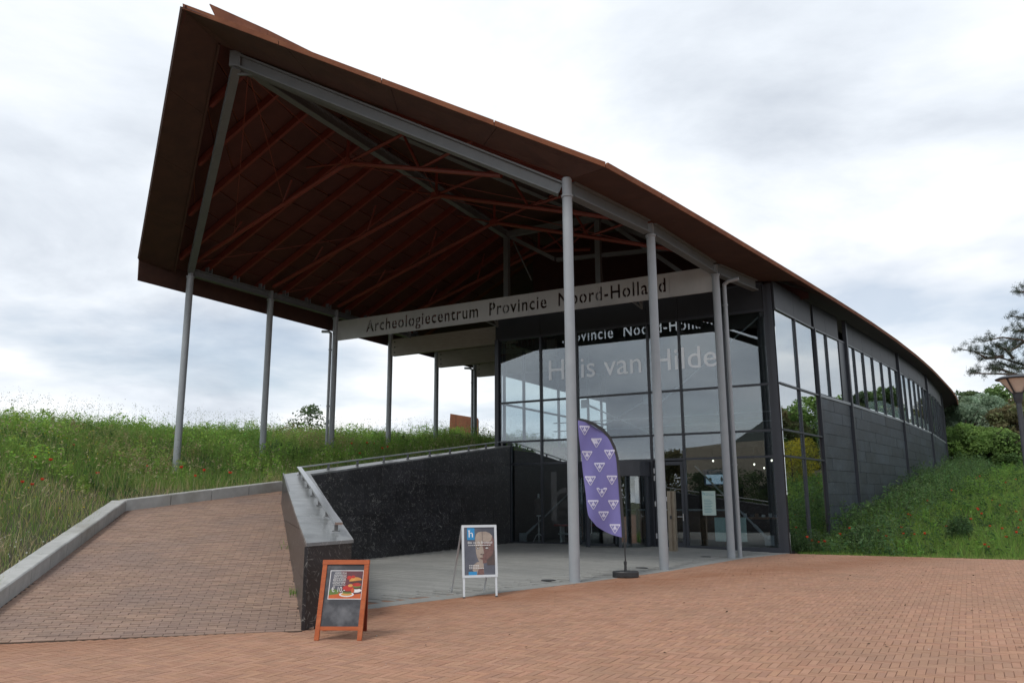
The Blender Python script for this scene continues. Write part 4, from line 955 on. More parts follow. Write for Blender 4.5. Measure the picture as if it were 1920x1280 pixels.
def jit(c, n, v=.25, hue=.12): 
    c = np.array(c)[None] * (1 + v * rs.uniform(-1, 1, (n, 1))); return np.clip(c * (1 + hue * rs.uniform(-1, 1, (n, 3))), .003, .9)
def weeds(p, h, nl, lsz, col, stemcol):
    n = len(p); lean = rs.uniform(-.16, .16, (n, 2)) * h[:, None]
    st = blades(p, h, np.full(n, .010), np.full(n, .1), stemcol); t = rs.uniform(.25, 1, (n, nl)); a = rs.rand(n, nl) * 2 * pi; r = (1.05 - t) * .26 * h[:, None] + .03
    q = p[:, None] + np.stack([np.cos(a) * r, np.sin(a) * r, t * h[:, None]], -1); cc = np.repeat(col[:, None], nl, 1) * (.85 + .3 * rs.rand(n, nl, 1))
    return join(st, cards(q.reshape(-1, 3), np.repeat(lsz, nl) * rs.uniform(.6, 1.2, n * nl), cc.reshape(-1, 3), .35, .42))
def scatter_left(n, x0, x1, y0, y1, cond, mind=.12):
    x = rs.uniform(x0, x1, n); y = y0 + (y1 - y0) * rs.rand(n)**1.35; ks = kerb_side(x, y); ok = (ks > mind) & (np.abs(x) < .70 * y + 1.2) & cond(x, y, ks); x, y, ks = x[ok], y[ok], ks[ok]; return x, y, left_z(x, y), ks
patch = lambda x, y, f, ph: .5 + .5 * noise2(x + ph, y - ph, f)
GREEN, BRIGHT, DARKG, DRY, OLIVE = (.165, .30, .062), (.27, .44, .085), (.085, .155, .05), (.50, .44, .24), (.29, .34, .11)
T_ = lambda x, y, z: np.c_[x, y, z]
# left: grass, dry near the kerb and greener uphill
x, y, z, ks = scatter_left(360000, -34, 4, 8.5, 50, lambda x, y, k: k < 16)
n = len(x); dry = np.clip(.95 - ks / 2.6 + .55 * (patch(x, y, .9, 3) - .5), 0, 1); pick = rs.rand(n)
col = np.where((pick < dry * .55)[:, None], jit(DRY, n), np.where((pick < .72)[:, None], jit(GREEN, n), jit(OLIVE, n)))
h = (.16 + .30 * np.clip(ks / 3, 0, 1)) * rs.uniform(.6, 1.5, n) * (.75 + .5 * patch(x, y, 1.6, 1)); lv = blades(T_(x, y, z - .03), h, rs.uniform(.006, .013, n), rs.uniform(.1, .7, n), col, col * np.array([1.15, 1.1, 1.1]))
og = put('meadow_grass', bulk('meadow_grass', *lv[:2], M['grass'], lv[2])); kind(og, 'stuff')
# left: leafy weeds in clumps, tall on the crest
x, y, z, ks = scatter_left(52000, -34, 4, 9, 50, lambda x, y, k: (k > .35) & (k < 15) & (patch(x, y, 1.0, 5) * .6 + .75 * np.clip(k / 4.5, 0, 1) > .55 + .35 * rs.rand(len(x))))
n = len(x); cl = patch(x, y, 1.25, 8); col = np.where((cl > .55)[:, None], jit(BRIGHT, n), np.where((cl < .33)[:, None], jit(DARKG, n), jit(GREEN, n)))
h = (.22 + .5 * np.clip((ks - .6) / 4.0, 0, 1)) * rs.uniform(.6, 1.25, n) * (.5 + 1.0 * patch(x, y, 1.25, 8)**1.4); tall = (rs.rand(n) < .05) & (ks > 3); h[tall] *= 1.35; h = np.minimum(h, .92) * np.where(x < -11.5, .85, 1.0); straw = (patch(x, y, .55, 21) > .74) & (rs.rand(n) < .6); col[straw] = jit((.34, .33, .15), int(straw.sum()))
lv = weeds(T_(x, y, z - .02), h, 15, rs.uniform(.055, .12, n), col, jit(GREEN, n)); og = put('leafy_weeds', bulk('leafy_weeds', *lv[:2], M['leaf'], lv[2])); kind(og, 'stuff')
print('left weeds', n, len(lv[1]))
# thin flowering stalks against the sky
x, y, z, ks = scatter_left(5200, -34, 4, 14, 48, lambda x, y, k: (k > 3.2) & (k < 12)); n = len(x); h = rs.uniform(.7, 1.2, n); p = T_(x, y, z)
tp = (p + np.c_[np.zeros((n, 2)), h])[:, None] + rs.randn(n, 9, 3) * np.array([.05, .05, .1]); lv = join(blades(p, h, np.full(n, .008), rs.uniform(0, .12, n), jit(OLIVE, n)), cards(tp.reshape(-1, 3), rs.uniform(.02, .05, n * 9), jit((.2, .23, .11), n * 9), 0, .5))
og = put('seed_stalks', bulk('seed_stalks', *lv[:2], M['leaf'], lv[2])); kind(og, 'stuff')
x, y, z, ks = scatter_left(9000, -30, 4, 9, 40, lambda x, y, k: (k > .2) & (k < 6) & (patch(x, y, 1.2, 11) > .5)); n = len(x); h = rs.uniform(.4, .75, n); p = T_(x, y, z); b1 = rs.uniform(-.12, .12, (n, 2)); tpp = p + np.c_[b1, h]
lv = join(blades(p, h, np.full(n, .006), rs.uniform(0, .2, n), jit(DRY, n)), cards(np.repeat(tpp, 3, 0) + rs.randn(n * 3, 3) * np.array([.02, .02, .05]), rs.uniform(.05, .11, n * 3), jit((.50, .44, .27), n * 3), 0, .22))
og = put('dry_seed_heads', bulk('dry_seed_heads', *lv[:2], M['grass'], lv[2])); kind(og, 'stuff')
cxs = [(at(1795, 985, 26.6), .2, 140), (at(1620, 1012, 26.4), .26, 170), (at(1500, 1015, 25.9), .3, 120)]
bx = np.concatenate([np.c_[rs.randn(k_) * r_ + c_.x, rs.randn(k_) * r_ * .8 + c_.y] for c_, r_, k_ in cxs]); n = len(bx); lv = weeds(T_(bx[:, 0], bx[:, 1], right_surface(bx[:, 0], bx[:, 1])), rs.uniform(.45, .95, n), 16, rs.uniform(.06, .11, n), jit((.07, .125, .05), n, .35), jit(DARKG, n))
og = put('dark_weed_clumps', bulk('dark_weed_clumps', *lv[:2], M['leaf'], lv[2])); kind(og, 'stuff')
# small yellow and white flowers
def flowers(n, cx_, cy_, sx_, sy_, c, hh, surf, sz=.03):
    x = rs.randn(n) * sx_ + cx_; y = rs.randn(n) * sy_ + cy_
    if surf is left_z: ok = kerb_side(x, y) > .15; x, y = x[ok], y[ok]
    n = len(x); return cards(T_(x, y, surf(x, y) + hh * rs.uniform(.7, 1.15, n)), rs.uniform(.6, 1.3, n) * sz, jit(c, n, .15, .05), .6, .9)
YEL, WHT = (.62, .50, .03), (.62, .62, .55)
lv = join(flowers(260, -12.5, 20, 1.0, 2.2, YEL, .5, left_z), flowers(60, -10.2, 16, .8, 1.0, YEL, .4, left_z), flowers(150, -8.1, 12.5, .3, 1.3, WHT, .28, left_z), flowers(160, -10, 22, 2.5, 3, WHT, .55, left_z, .024), flowers(60, -9.3, 15, .7, 1.2, YEL, .35, left_z),
          flowers(140, 20, 34, 5, 5, YEL, .55, right_surface, .035), flowers(60, 15, 28, 2, 2, YEL, .5, right_surface), flowers(80, 13, 28, 2.5, 1.5, WHT, .4, right_surface, .024))
og = put('wild_flowers', bulk('wild_flowers', *lv[:2], M['leaf'], lv[2])); kind(og, 'stuff')
# right bank
def scatter_right(n, cond, s0=3.0, s1=48):
    s = s0 + (s1 - s0) * rs.rand(n)**1.5; q = rs.uniform(15.6, 62, n); x = Pv[0] + s * bkv[0] + q * eev[0]; y = Pv[1] + s * bkv[1] + q * eev[1]
    wx = np.array([[*sq(wall_at(u))] for u in np.arange(0, 62, 1.0)]); wq = np.interp(s, wx[:, 0], wx[:, 1]); dw = q - wq
    ok = (dw > .12) & (x < .70 * y + 2) & (x > 0) & cond(x, y, dw, s); return x[ok], y[ok], right_surface(x[ok], y[ok]), dw[ok], s[ok]
x, y, z, dw, s = scatter_right(420000, lambda x, y, d, s: d < 30); n = len(x); pick = rs.rand(n); pt = patch(x, y, .7, 4)
col = np.where((pick < .14 + .25 * (pt > .75))[:, None], jit(OLIVE, n), np.where((pick < .75)[:, None], jit(GREEN, n), jit(BRIGHT, n))); e_ = np.clip((s - 2.9) / 1.2, .25, 1)
h = .36 * e_ * rs.uniform(.5, 1.4, n) * (.7 + .6 * patch(x, y, 1.1, 9)); lv = blades(T_(x, y, z - .03), h, rs.uniform(.008, .016, n), rs.uniform(.1, .7, n), col)
og = put('bank_grass', bulk('bank_grass', *lv[:2], M['grass'], lv[2])); kind(og, 'stuff')
x, y, z, dw, s = scatter_right(60000, lambda x, y, d, s: (s > 3.5) & (np.exp(-d / 2.2) * .9 + .5 * patch(x, y, .6, 7) * np.clip((s - 5) / 12, 0, 1) > rs.rand(len(x)) * .95)); n = len(x)
col = np.where((dw < 2.6)[:, None], jit((.105, .185, .07), n, .45), np.where((rs.rand(n) < .5)[:, None], jit(GREEN, n), jit(DARKG, n))); h = rs.uniform(.3, .8, n) * np.clip((s - 2.6) / 2, .35, 1) * (.5 + .95 * patch(x, y, 1.1, 3)**1.3) * np.where(dw < 2.6, 1.5, 1.05)
lv = weeds(T_(x, y, z), h, 15, rs.uniform(.07, .15, n), col, jit(GREEN, n)); og = put('bank_weeds', bulk('bank_weeds', *lv[:2], M['leaf'], lv[2])); kind(og, 'stuff')
print('right weeds', n, len(lv[1]))

# ------------------------------------------------------------------ poppies, one by one
def poppy_proto():
    b = MB(); H_ = .45; b.path([V((0, 0, -.05)), V((.02, .01, H_ * .6)), V((.03, 0, H_))], [.006, .005, .004], 4, 1)
    for k in range(5):
        a = 2 * pi * k / 5; c, s_ = cos(a), sin(a); t = V((-s_, c, 0)); o = V((.03, 0, H_)); d = V((c, s_, 0))
        b.add([o, o + d * .030 + t * .030 + Z * .022, o + d * .044 + t * .016 + Z * .058, o + d * .044 - t * .016 + Z * .058, o + d * .030 - t * .030 + Z * .022], [(0, 1, 2, 3, 4)])
    b.tube(V((.03, 0, H_)), V((.03, 0, H_ + .018)), .008, n=6, m=2)
    return b.mesh('poppy', [M['poppy'], M['stem'], M['black_plastic']])
pm_ = poppy_proto(); spots = []
def free(c): return all(hypot(c[0] - o[0], c[1] - o[1]) > .12 for o in spots)
for (px, py, d) in [(343, 873, 21.5), (366, 900, 20.6), (390, 892, 21.2), (425, 895, 21.4), (263, 920, 19.0), (45, 888, 16.6), (60, 890, 16.8), (75, 882, 17.0), (185, 842, 19.5), (62, 848, 18.5), (95, 845, 18.8), (150, 800, 22.0), (660, 850, 30), (690, 842, 31), (703, 838, 32), (715, 846, 30), (671, 868, 28.5), (278, 826, 22.5), (730, 852, 30)]:
    p = at(px, py, d); spots.append((p.x, p.y, 0))
for (px, py, d) in [(1522, 990, 26.0), (1526, 997, 25.9), (1535, 999, 25.9), (1543, 1000, 26.2), (1521, 1018, 25.4), (1576, 998, 27.0), (1592, 992, 27.4), (1598, 1006, 26.7), (1620, 997, 26.9), (1612, 1003, 26.6), (1645, 988, 27.2), (1690, 991, 27.0), (1695, 996, 26.7), (1700, 950, 29.8), (1705, 954, 29.5), (1712, 990, 26.7), (1738, 921, 31.6), (1775, 970, 27.6), (1828, 936, 29.4), (1832, 941, 29.0), (1838, 950, 28.4), (1855, 973, 27.0), (1860, 915, 31), (1883, 996, 25.6), (1886, 1006, 25.0), (1905, 990, 25.6), (1908, 944, 28.4), (1912, 958, 27.4), (1828, 863, 40), (1836, 862, 40), (1882, 884, 36), (1900, 879, 37), (1854, 1028, 23.9), (1848, 1034, 23.6), (1735, 1007, 25.8), (1660, 996, 26.8), (1780, 900, 34), (1870, 925, 30), (1815, 960, 28), (1905, 1010, 24.6)]:
    p = at(px, py, d); spots.append((p.x, p.y, 1))
for i, (x, y, sd) in enumerate(spots):
    z = float((right_surface if sd else left_z)(np.array([x]), np.array([y]))[0]); 
    if sd == 0 and float(kerb_side(np.array([x]), np.array([y]))[0]) < .2: continue
    o = put('poppy', pm_); o.location = (x, y, z); o.rotation_euler = (rnd.uniform(-.15, .15), rnd.uniform(-.15, .15), rnd.uniform(0, 6)); k = rnd.uniform(.65, 1.1); o.scale = (k, k, rnd.uniform(.8, 1.3))
    if not sd: lb = 'red poppy in the dry grass at the far left of the left bank' if y < 20 and x < -9.7 else ('red poppy behind the black wall among the terrace columns' if y > 26 else 'red poppy just behind the kerb near the first terrace column')
    elif x < 10.2: lb = 'red poppy beside the glass corner post of the museum'
    elif y > 32: lb = 'red poppy high up on the right bank'
    elif x / y < .475: lb = 'red poppy among the leafy weeds along the dark stone wall'
    elif y < 25.2: lb = 'red poppy close to the brick edge at the right'
    else: lb = 'red poppy on the open middle slope of the right bank'
    tag(o, lb, 'poppy', lb.replace('red poppy', 'red poppies'))

# ------------------------------------------------------------------ trees
def tree(name, label, base, H, R, z0, cols, nleaf, lsz, seed, group=None, cat='tree', nclump=26, conic=0.0, trunk_r=.18, asp=.6, crf=1.0):
    r_ = np.random.RandomState(seed); rr = random.Random(seed); base = V(base); t = thing(name, label, cat, base, group)
    def f(b):
        tops = base + Z * (H * .8); b.path([base - Z * .4, base + V((rr.uniform(-.2, .2), 0, H * .4)), tops], [trunk_r, trunk_r * .75, trunk_r * .25], 8)
        for k in range(9):
            a = rr.uniform(0, 6.28); zz2 = rr.uniform(z0 * .8, H * .75); L = R * rr.uniform(.5, .9)
            b.path([base + Z * zz2, base + V((cos(a) * L * .5, sin(a) * L * .5, zz2 + L * .3)), base + V((cos(a) * L, sin(a) * L, zz2 + L * .5))], [trunk_r * .4, trunk_r * .25, .02], 5)
    part('trunk', M['bark'], f, t)
    C = []
    for k in range(nclump):
        u = r_.rand(); zc_ = z0 + (H - z0) * u; prof = (1 - u)**.8 + .08 if conic else sqrt(max(.06, 1 - (2 * u - .9)**2 / 1.25)); a = r_.rand() * 2 * pi; rad = R * prof * (.35 + .65 * sqrt(r_.rand())); C.append((cos(a) * rad * .8, sin(a) * rad * .8, zc_, (.30 + .22 * r_.rand()) * R * (.55 + .45 * prof) * crf))
    C = np.array(C); k = r_.randint(0, len(C), nleaf); d = r_.randn(nleaf, 3); d /= np.linalg.norm(d, axis=1)[:, None]; rad = C[k, 3] * (.55 + .5 * r_.rand(nleaf)**.6)
    p = C[k, :3] + d * rad[:, None] * np.array([1, 1, .8]); p = p + np.array(base); ci = r_.randint(0, len(cols), len(C))[k]; cc = np.array(cols)[ci] * (.7 + .6 * r_.rand(len(C), 1))[k] * (.8 + .4 * r_.rand(nleaf, 1))
    lv = cards(p, lsz * r_.uniform(.6, 1.3, nleaf), cc, 0.2, asp); put('crown', bulk('crown', *lv[:2], M['leaf'], lv[2]), t); return t
gz = lambda x, y: float(right_surface(np.array([float(x)]), np.array([float(y)]))[0])
OAK, WILLOW, RUST, PINEG, LIME = [(.12, .20, .065), (.15, .24, .075), (.085, .15, .05)], [(.26, .36, .25), (.22, .31, .20), (.30, .39, .27)], [(.21, .18, .09), (.175, .165, .08), (.15, .17, .075)], [(.075, .12, .058), (.09, .14, .062), (.115, .16, .065)], [(.24, .37, .10), (.20, .32, .09), (.15, .25, .075)]
def ttree(px, pytop, pybot, d, R, cols, label, seed, lsz=.34, n=5200, conic=0, z0f=.05, name='broadleaf_tree', nclump=70):
    top = at(px, pytop, d); bot = at(px, pybot, d); g = gz(top.x, d) if top.x > 6 else 3.5
    return tree(name, label, (top.x, d, g), top.z - g, R, max(.3, (bot.z - g)), cols, n, lsz, seed, 'trees behind the museum', conic=conic, nclump=nclump, crf=.55)
ttree(1832, 748, 860, 64, 3.5, WILLOW, 'silvery grey-green willow, palest tree behind the museum roof end', 3, .24, 11000)
ttree(1808, 762, 860, 62, 2.6, WILLOW, 'small silvery bush tree touching the curved roof end', 4, .28, 4000)
ttree(1850, 808, 880, 56, 2.6, LIME, 'rounded mid green bush tree below the silvery willow', 5, .2, 9000)
ttree(1800, 800, 880, 57, 2.4, LIME, 'fresh green bush at the foot of the curved museum wall', 6, .2, 8000)
ttree(1903, 765, 885, 60, 3.0, RUST, 'tall brownish green tree behind the street lamp', 7, .28, 8000)
ttree(1935, 742, 885, 72, 4.2, RUST, 'brown tinted tree at the right picture edge', 8, .3, 7000)
ttree(1795, 737, 850, 98, 4.4, PINEG, 'dark pine topped tree on the far ridge beside the roof end', 9, .42, 5200)
ttree(1838, 739, 850, 100, 4.6, PINEG, 'dark round tree on the ridge above the silvery willow', 10, .42, 5200)
ttree(1880, 728, 850, 92, 4.8, OAK, 'tallest green tree on the ridge left of the lamp head', 11, .42, 6000)
ttree(1925, 735, 850, 95, 5.0, PINEG, 'dark tree on the ridge right of the lamp head', 12, .42, 5200)
ttree(1882, 815, 885, 55, 2.0, OAK, 'low shrub between the willow and the lamp post', 13, .18, 6000)
# trees across the lawn, seen mirrored in the side windows
for i in range(17):
    az = radians(38.5 + 2.6 * i); rad = 52 + 4 * (i % 3) - 3 * (i % 2); x, y = 17 + rad * sin(az), 36 + rad * cos(az); top = lerp(12.4, 11.4, i / 16) + rnd.uniform(-.6, .9); g0 = gz(x, y) - .3
    if x / y < .78: x = y * .80
    tree('broadleaf_tree', 'leafy tree of the wood across the lawn, mirrored in the side windows', (x, y, g0), top - g0, rnd.uniform(3.2, 4.2), .2, (OAK, PINEG, LIME, OAK, RUST)[i % 5], 7000, .40, 40 + i, 'trees mirrored in the side windows')
for i, (x, y) in enumerate([(27.2, 38.2), (29.8, 40.2), (32.5, 43.0)]):
    t = tree('flowering_shrub', 'yellow flowering shrub on the lawn, mirrored in the lowest side panes', (x, y, gz(x, y)), 2.5, 1.3, .2, [(.42, .36, .03), (.30, .30, .04), (.2, .22, .05)], 3000, .09, 60 + i, 'yellow shrubs mirrored in the glass', 'shrub', trunk_r=.05)
# dark bush on the left crest and things behind the camera that the glass mirrors
p = at(578, 800, 44); tree('shrub', 'dark leafy bush beyond the grassy crest between two canopy columns', (p.x, 44, 3.9), 2.75, 1.35, .4, PINEG, 2600, .15, 70, None, 'shrub', trunk_r=.06)
for i, (x, y, H, R) in enumerate([(-40, -14, 6.5, 4), (-34, -26, 8, 5), (-18, -34, 7, 5), (-4, -38, 6.5, 5), (10, -36, 7, 5), (-50, 0, 7, 5), (22, -30, 7, 5)]):
    tree('broadleaf_tree', 'tree behind the viewer, mirrored in the glass front', (x, y, -.3), H, R, .3, OAK if i % 2 else RUST, 7000, .34, 80 + i, 'trees mirrored in the glass front')
for i, (x, y) in enumerate([(-30, -8.2), (-26, -8.5), (-22, -8.2), (-18.5, -8.6), (-15, -9)]):
    tree('shrub', 'dark shrub before the house behind the viewer, mirrored in the glass front', (x, y, -.2), 4.0 + .4 * (i % 2), 2.3, .1, PINEG, 3500, .2, 95 + i, 'shrubs mirrored in the glass front', 'shrub', trunk_r=.06)
hs_ = thing('house', 'pale plastered house with pyramid roof mirrored in the glass front', 'house', (-25, -14, 0))
part('wall', M['tan'], lambda b: b.box((-25, -14, 3.3), 17, 8, 6.8), hs_); part('roof', M['tile'], lambda b: b.add([(-28, -17, 6.7), (-22, -17, 6.7), (-22, -11, 6.7), (-28, -11, 6.7), (-25, -14, 9.6)], [(0, 1, 4), (1, 2, 4), (2, 3, 4), (3, 0, 4), (3, 2, 1, 0)]), hs_)
for k in range(4): part('window', M['frame'], lambda b: b.box((-29.5 + 3 * k, -9.97, 2.0), 1.1, .1, 1.5), hs_)
# pine reaching into the picture from the right
pn = thing('pine_tree', 'pine with open needle tufts on long bare branches reaching in from the right edge', 'tree', (at(2090, 900, 26).x, 26, gz(19.5, 26)))
tb = V(pn.location); tip = []
def pine(b):
    b.path([tb - Z * .3, at(2085, 700, 26), at(2060, 480, 26)], [.2, .16, .08], 8)
    for pts in ([(2080, 720), (1985, 695), (1920, 684), (1860, 665), (1800, 654)], [(2080, 740), (1990, 712), (1920, 703), (1860, 700), (1818, 700)], [(2078, 690), (1985, 660), (1930, 640), (1880, 632), (1845, 640)], [(2070, 640), (1985, 610), (1930, 598), (1895, 592)], [(2065, 590), (1985, 560), (1930, 548), (1910, 546)], [(1900, 672), (1885, 655), (1870, 648)], [(1930, 690), (1900, 690), (1875, 680)], [(1880, 668), (1850, 672), (1830, 660)], [(1905, 702), (1880, 693), (1850, 690)], [(1985, 695), (1950, 676), (1925, 668)], [(1920, 640), (1905, 652), (1890, 660)], [(1950, 640), (1920, 618), (1905, 622)]):
        dj = rnd.uniform(-.5, .5); w3 = [at(a, c, 26 + dj * i + rnd.uniform(-.12, .12)) for i, (a, c) in enumerate(pts)]; n_ = len(w3)
        b.path(w3, [.045 * (1 - i / n_) + .008 for i in range(n_)], 5)
        for i in range(1, n_):
            for k in range(8): 
                t = rnd.random(); q = w3[i - 1].lerp(w3[i], t); e = q + V((rnd.uniform(-.28, .18), rnd.uniform(-.35, .35), rnd.uniform(-.06, .26)))
                if i == 1 and len(pts) == 5 and t < .4: continue
                b.tube(q, e, .006, .004, 4, cap=False); tip.append(e)
        tip.append(w3[-1])
part('trunk', M['bark'], pine, pn)
tp = np.array([list(t) for t in tip]); nt_ = 64; n = len(tp) * nt_; c = np.repeat(tp, nt_, 0); d = rs.randn(n, 3); d[:, 2] += .35; d /= np.linalg.norm(d, axis=1)[:, None]; L = rs.uniform(.07, .15, n)[:, None]; sd = np.cross(d, rs.randn(n, 3)); sd /= np.linalg.norm(sd, axis=1)[:, None]
c = c + rs.randn(n, 3) * .045; vs = np.stack([c - sd * .006, c + sd * .006, c + d * L], 1).reshape(-1, 3); fs = np.arange(n * 3).reshape(-1, 3); put('needles', bulk('needles', vs, fs, M['needle'], np.repeat(jit((.045, .065, .04), n), 3, 0)), pn)

# ------------------------------------------------------------------ street lamp
def lamp(o, label, group=None):
    t = thing('street_lamp', label, 'street lamp', o); o = V(o)
    part('pole', M['lampmetal'], lambda b: (b.tube(o - Z * .3, o + Z * 1.0, .07, n=14), b.tube(o + Z * 1.0, o + Z * 3.42, .055, .045, 14)), t, True)
    part('lamp_head', M['lampmetal'], lambda b: (b.lathe(o, [(.05, 3.36), (.075, 3.44), (.09, 3.54), (.10, 3.55)], 20), [b.beam(o + V((.085 * cos(a), .085 * sin(a), 3.53)), o + V((.285 * cos(a), .285 * sin(a), 3.80)), .028, .012) for a in (.5, 2.07, 3.64, 5.21)]), t)
    part('lamp_bowl', M['lampglass'], lambda b: b.lathe(o, [(.08, 3.556), (.265, 3.80)], 24), t)
    part('lamp_cap', M['lampmetal'], lambda b: b.lathe(o, [(.33, 3.802), (.34, 3.82), (.25, 3.86), (.05, 3.885)], 28), t)
lx = at(1905, 715, 14.7); lamp((lx.x, 14.7, 0), 'dark street lamp with wide flat cap and tapering bowl at the right edge')
lamp((-19, -9, 0), 'street lamp behind the viewer, mirrored in the glass front')
# rusty steel box on the crest
sb = at(871, 795, 48); sc_ = thing('steel_box', 'small rust coloured steel roof light box peeking over the grassy crest', 'roof light', (sb.x, 48, 4.6))
part('shell', M['fascia'], lambda b: b.hexa([sb + V((-.95, -.6, -1.9)), sb + V((.85, -.6, -1.9)), sb + V((.85, .8, -1.9)), sb + V((-.95, .8, -1.9))], [sb + V((-.82, -.6, .58)), sb + V((.83, -.6, .30)), sb + V((.83, .8, .30)), sb + V((-.82, .8, .58))]), sc_)
part('plate_seam', M['soffit'], lambda b: b.box(sb + V((-.48, -.605, -.4)), .02, .012, 1.85), sc_)
# ------------------------------------------------------------------ boards, flag and small things on the square
def board_frame(bl, br, tl, tr):       # local axes of a leaning panel
    X = (br - bl).normalized(); U = ((tl + tr) / 2 - (bl + br) / 2); return X, U.normalized(), U.length, (br - bl).length
# white poster stand
fl, fr = V((-.876, 14.284, .0)), V((-.262, 14.47, .0)); tl, tr = V((-.925, 14.52, 1.215)), V((-.295, 14.71, 1.215))
ps = thing('poster_stand', 'silver framed pavement poster stand showing a sculpted head in front of the black wall', 'poster stand', (fl + fr) / 2)
X, U, Lh, Lw = board_frame(fl, fr, tl, tr); Nn = X.cross(U); Wd = .64; o = (fl + fr) / 2 - X * Wd / 2
def bb(b, u0, u1, v0, v1, d0, d1, m=0): 
    c = [o + X * u0 + U * v0 + Nn * d0, o + X * u1 + U * v0 + Nn * d0, o + X * u1 + U * v0 + Nn * d1, o + X * u0 + U * v0 + Nn * d1]; b.hexa(c, [p + U * (v1 - v0) for p in c], m)
v0, v1 = .335, Lh
for (a, c, e, g) in ((0, .042, v0, v1), (Wd - .042, Wd, v0, v1), (.0425, Wd - .0425, v0, v0 + .042), (.0425, Wd - .0425, v1 - .042, v1)): part('frame', M['alu'], lambda b: bb(b, a, c, e, g, -.012, .016), ps)
for u in (.012, Wd - .047): part('leg', M['alu'], lambda b: (bb(b, u, u + .035, .02, v0 - .002, -.02, .004)), ps); part('foot', M['black_plastic'], lambda b: bb(b, u - .002, u + .037, .0, .02, -.022, .006), ps)
for u in (.0, Wd - .03): 
    a = o + X * (u + .015) + U * (Lh - .03) - Nn * .02; q = V((a.x, a.y, 0)) + V((Nn.x, Nn.y, 0)).normalized() * -.60 - X * .05
    part('leg', M['alu'], lambda b: b.beam(a, q, .03, .02, Nn), ps)
part('backing', M['drain'], lambda b: bb(b, .0425, Wd - .0425, v0 + .0425, v1 - .0425, -.008, .002), ps)
pst = part('poster', M['p_navy'], lambda b: bb(b, .043, Wd - .043, v0 + .043, v1 - .043, .0022, .004), ps)
pw, ph, pu, pv = Wd - .086, v1 - v0 - .086, .043, v0 + .043
def flat(name, shapes, par, d=.0048, fr_=None):
    b = MB(); mats = []
    for i, (pts, m) in enumerate(shapes):
        if m not in mats: mats.append(m)
        b.poly([fr_(p[0], p[1], d + i * .00025) for p in pts], mats.index(m))
    ob = b.build(name, [M[m] for m in mats], par); return ob
def F1(u, v, d): return o + X * (pu + u * pw) + U * (pv + v * ph) + Nn * d
def ell(cx_, cy_, rx, ry, a0=0, a1=360, n=24, asp=1): return [(cx_ + rx * cos(radians(a0 + (a1 - a0) * k / n)), cy_ + ry * sin(radians(a0 + (a1 - a0) * k / n))) for k in range(n + (1 if a1 - a0 < 360 else 0))]
head = [(.40, .86), (.46, .895), (.56, .91), (.60, .91), (.60, .24), (.52, .25), (.46, .30), (.41, .38), (.385, .47), (.375, .58), (.365, .68), (.37, .78)]
headr = [(.60, .91), (.72, .91), (.84, .88), (.93, .82), (.99, .72), (.99, .5), (.93, .42), (.88, .34), (.80, .28), (.70, .24), (.60, .24)]
shapes = [([(.0, .0), (1, .0), (1, .3), (0, .3)], 'p_navy'), ([(.28, .20), (.42, .27), (.62, .27), (.64, 0), (.40, 0), (.26, .1)], 'p_bone'), ([(.46, .12), (.62, .14), (.64, .0), (.40, 0)], 'p_flesh'), (head, 'p_bone'), (headr, 'p_flesh'), ([(.60, .91), (.72, .91), (.84, .88), (.93, .82), (.90, .72), (.78, .69), (.6, .70)], 'p_bone'), ([(.593, .92), (.607, .92), (.612, .66), (.60, .66)], 'p_shadow'),
          (ell(.455, .555, .055, .022), 'p_shadow'), (ell(.46, .553, .034, .014), 'p_white'), (ell(.463, .553, .014, .014), 'p_shadow'), (ell(.745, .56, .07, .03), 'p_shadow'), (ell(.745, .558, .042, .016), 'p_white'), (ell(.748, .558, .016, .016), 'p_shadow'),
          ([(.40, .60), (.52, .605), (.52, .59), (.41, .585)], 'p_shadow'), ([(.66, .61), (.84, .605), (.84, .592), (.66, .596)], 'p_shadow'), ([(.57, .58), (.615, .58), (.65, .44), (.60, .415), (.52, .425)], 'p_bone'), (ell(.555, .428, .03, .013), 'p_shadow'), (ell(.615, .425, .024, .013), 'p_shadow'), ([(.49, .345), (.56, .362), (.60, .352), (.66, .358), (.72, .338), (.62, .318), (.56, .322)], 'p_flesh'), ([(.49, .345), (.60, .342), (.72, .338), (.60, .336)], 'p_shadow'), ([(.72, .30), (.9, .40), (.97, .52), (1, .5), (1, .2), (.75, .2)], 'p_shadow'),
          ([(.10, .735), (.345, .735), (.345, .99), (.10, .99)], 'p_blue'), ([(.13, .0), (.40, .0), (.40, .07), (.13, .07)], 'p_blue')]
for k, (yy, ww) in enumerate(((.195, .36), (.163, .38), (.13, .52))): shapes += [([(.13 + .02 + j * .055, yy), (.13 + .06 + j * .055, yy), (.13 + .06 + j * .055, yy + .013), (.13 + .02 + j * .055, yy + .013)], 'p_white') for j in range(int(ww / .055))]
shapes += [([(.13 + j * .062, .612), (.13 + .045 + j * .062, .612), (.13 + .045 + j * .062, .626), (.13 + j * .062, .626)], 'p_white') for j in range(12)]
flat('poster_print', shapes, pst, .0045, F1)
me = TXT['blik']; fit(me, pw * .80); place_text('lettering', me, F1(.12, .655, .0125), X, U, M['p_white'], pst)
me = TXT['logo']; fit(me, pw * .14, ph * .15); place_text('lettering', me, F1(.15, .79, .0125), X, U, M['p_white'], pst)
b = MB(); b.poly([F1(.13, .925, .0126), F1(.2, .925, .0126), F1(.2, .94, .0126), F1(.13, .94, .0126)]); b.build('lettering', M['p_white'], pst)

